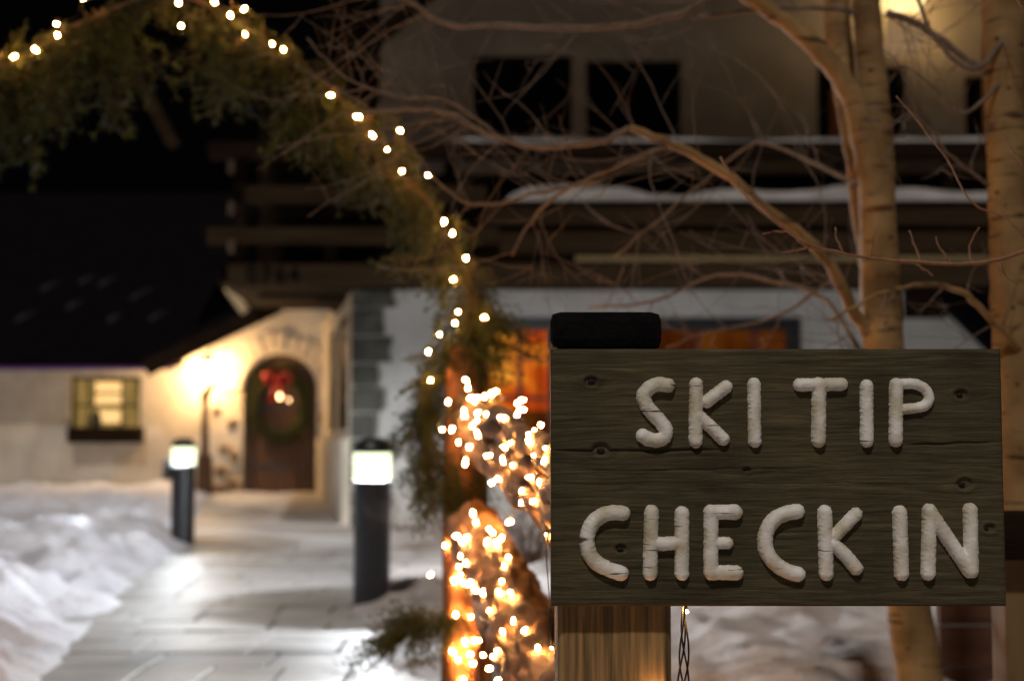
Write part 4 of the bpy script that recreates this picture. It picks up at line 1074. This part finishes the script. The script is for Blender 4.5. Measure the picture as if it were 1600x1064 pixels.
# bark scars on both trunks
def scar(tree, px, py, rx, rz):
    tr_ = [c for c in tree.children if c.name.startswith('trunk')]
    bv = make_bvh(tr_); o = Vector((0,0,CAM_Z)); d = (P(px,py,1.0)-o).normalized(); h = bv.ray_cast(o, d)
    if h[0] is None: return
    c, n_ = h[0], -d; sx = Vector((1,0,0)); mb = MB(); vs = [c + n_*.006]
    for k in range(12):
        a = 2*math.pi*k/12; q = random.uniform(.75, 1.2)
        vs.append(c - n_*.004 + sx*rx*math.cos(a)*q + Vector((0,0,1))*rz*math.sin(a)*q)
    mb.add(vs, [(0, k+1, (k+1) % 12 + 1) for k in range(12)]).build('bark_scar', M['scar'], tree, smooth=True)
M['scar'] = mat('bark_scar', (.03,.018,.010), (.09,.05,.025), scale=90, bump=.5, dist=.003)
for (a, b_, u, v) in ((1384,505,.012,.007),(1376,250,.010,.012),(1390,370,.012,.004),(1366,300,.011,.004),(1362,110,.012,.009),(1396,470,.007,.005),(1420,1012,.009,.007),(1372,430,.006,.004)): scar(t1, a, b_, u, v)
for (a, b_, u, v) in ((1576,137,.010,.007),(1551,196,.012,.007),(1590,600,.009,.007),(1573,588,.006,.005),(1560,300,.014,.004),(1571,320,.006,.004),(1566,420,.009,.005),(1583,480,.010,.008),(1560,60,.012,.004),(1594,700,.006,.004)): scar(t2, a, b_, u, v)

# a near thin branch reaching in from the right, almost in focus
NY = 2.75
t3 = empty('young_tree', (X(1800,NY), NY, 0), label='thin reddish branch reaching in from the right edge above the sign', cat='tree')
mb = MB(); mb.tube([(X(1800,NY), NY, 0), (X(1795,NY), NY, .8), (X(1780,NY), NY, 1.6), (X(1775,NY), NY, 2.4)], [.02,.018,.014,.01], 10); mb.build('trunk', M['twigwood'], t3, smooth=True)
red_bark = mat('red_bark', (.20,.09,.045), (.34,.17,.09), rough=.6, scale=60, bump=.3, dist=.001)
def nb(px, r0, r1, seed, twigs=0):
    pts = jitter_line([P(a, b_, c) for a, b_, c in px], 5, .0012, seed); n = len(pts)
    rad = [(r0+(r1-r0)*i/(n-1))*(1.3 if i % 6 == 3 else 1) for i in range(n)]
    mb = MB(); mb.tube(pts, rad, 7); mb.build('branch', red_bark, t3, smooth=True)
nb([(1785,330,NY),(1700,355,NY),(1600,393,NY),(1530,411,NY),(1440,410,NY),(1340,401,NY),(1270,384,NY),(1235,365,NY),(1170,305,NY),(1125,245,NY)], .0048, .0022, 30)
for i, l in enumerate(([(1520,410),(1515,385),(1530,355)],[(1440,410),(1430,385),(1420,360)],[(1360,402),(1365,370),(1372,350)],[(1270,384),(1245,392),(1222,395)],[(1230,362),(1210,362),(1192,365)],[(1320,398),(1308,375),(1305,355)],[(1430,412),(1450,425),(1458,430)],[(1563,402),(1570,430),(1592,445)],[(1485,410),(1470,390),(1462,370)],[(1600,370),(1570,340),(1520,318),(1480,250),(1450,210),(1400,150)],[(1600,260),(1575,225),(1567,205)],[(1600,20),(1592,5),(1588,-10)])):
    nb([(a, b_, NY+.02*(i % 3)) for a, b_ in l], .0022, .0012, 40+i)

# ================================================================ odds and ends on the right
rf = empty('timber_fence', (X(1600,3.1), 3.1, 0), label='dark timber rail on a tan post showing right of the sign', cat='fence')
MB().box((X(1450,3.1), 3.05, Z(872,3.1)), (X(1900,3.1), 3.10, Z(797,3.1))).build('rail', M['dark_wood'], rf, bevel=.006)
MB().box((X(1566,3.1), 3.105, 0), (X(1700,3.1), 3.2, Z(872,3.1))).build('fence_post', mat('tan_post', (.15,.09,.04), (.22,.14,.065), scale=3, stretch=(5,5,.6)), rf, bevel=.004)
tb = empty('retaining_wall', (X(1550,5.4), 5.4, 0), label='low brown plank wall between the two aspen trunks', cat='wall')
for i in range(4):
    MB().box((X(1462,5.4), 5.4+.004*(i % 2), .0+i*.15), (X(1900,5.4), 5.46, .0+i*.15+.142)).build('plank', mat('brown_plank', (.055,.025,.014), (.11,.05,.03), scale=4, stretch=(.5,2,6)) if 'brown_plank' not in bpy.data.materials else bpy.data.materials['brown_plank'], tb, bevel=.004)

# shrub tufts poking from the snow
def shrub(px, py, Y, h, n, label, seed):
    p = P(px, py, Y); rr = random.Random(seed); o_ = empty('bare_shrub', p, label=label, cat='shrub'); mb = MB()
    for _ in range(n): twig_tree(mb, p, Vector((rr.uniform(-1,1), rr.uniform(-.6,.6), rr.uniform(.3,1))), rr.uniform(.5,1)*h, .003, 2, rr)
    mb.build('twigs', M['twigwood'], o_, smooth=True, kind='stuff')
shrub(830, 880, 5.6, .30, 30, 'brown twiggy shrub in the snow just left of the sign', 3)
shrub(625, 830, 8.0, .25, 8, 'thin bare shrub in the snow right of the nearer bollard', 4)
shrub(577, 1075, 6.0, .28, 8, 'thin stems poking from snow at the bottom of the path', 6)

# ================================================================ wreath on the door
wc = P(437, 632, WY+.1)
wre = empty('wreath', wc, label='large fir wreath with red bow and small bulbs on the arched door', cat='wreath')
R1, R2 = .38, .48
for i in range(90):
    a = 2*math.pi*i/90 + random.uniform(-.05,.05)
    o = bpy.data.objects.new('fir_bough', random.choice(boughs)); col.objects.link(o); o.parent = wre
    rad = random.uniform(.9,1.1); pos = Vector((R1*rad*math.cos(a), random.uniform(-.07,-.03), R2*rad*math.sin(a)))
    d = Vector((-math.sin(a)*R1, random.uniform(-.12,.0), math.cos(a)*R2)).normalized() + Vector((random.uniform(-.5,.5), random.uniform(-.3,-.1), random.uniform(-.5,.5)))*.9
    o.rotation_mode = 'QUATERNION'; o.rotation_quaternion = Vector((0,0,-1)).rotation_difference(d.normalized()); s = random.uniform(.8,1.2); o.scale = (s, s, s); o.location = pos
mb = MB(); mb.tube([wc + Vector((R1*math.cos(t_), -.02, R2*math.sin(t_))) for t_ in np.linspace(0, 2*math.pi, 33)], .05, 8, False); mb.build('ring', M['needles'], wre)
bc = P(435, 592, WY-.02)
mb = MB()
for s in (-1, 1):
    mb.tube([bc, bc+Vector((s*.10,-.04,.09)), bc+Vector((s*.20,-.02,.05)), bc+Vector((s*.17,-.02,-.05)), bc+Vector((s*.02,-.02,0))], [.03,.06,.07,.05,.03], 8)
    mb.tube([bc, bc+Vector((s*.06,-.02,-.18)), bc+Vector((s*.09,0,-.36))], [.03,.045,.05], 6)
mb.lathe([(.0,-.05),(.05,-.03),(.06,0),(.05,.03),(.0,.05)], bc+Vector((0,-.05,0)), 12); mb.build('bow', M['red'], wre, smooth=True)
for (a, b_, s) in ((437,620,5.0),(451,625,2.6)):
    bm2 = BM.copy(); bm2.materials.clear(); bm2.materials.append(M['candle']); o = bpy.data.objects.new('bulb', bm2); col.objects.link(o); o.parent = wre; o.location = P(a, b_, WY-.2) - Vector(wre.location); o.scale = (s, s, s)
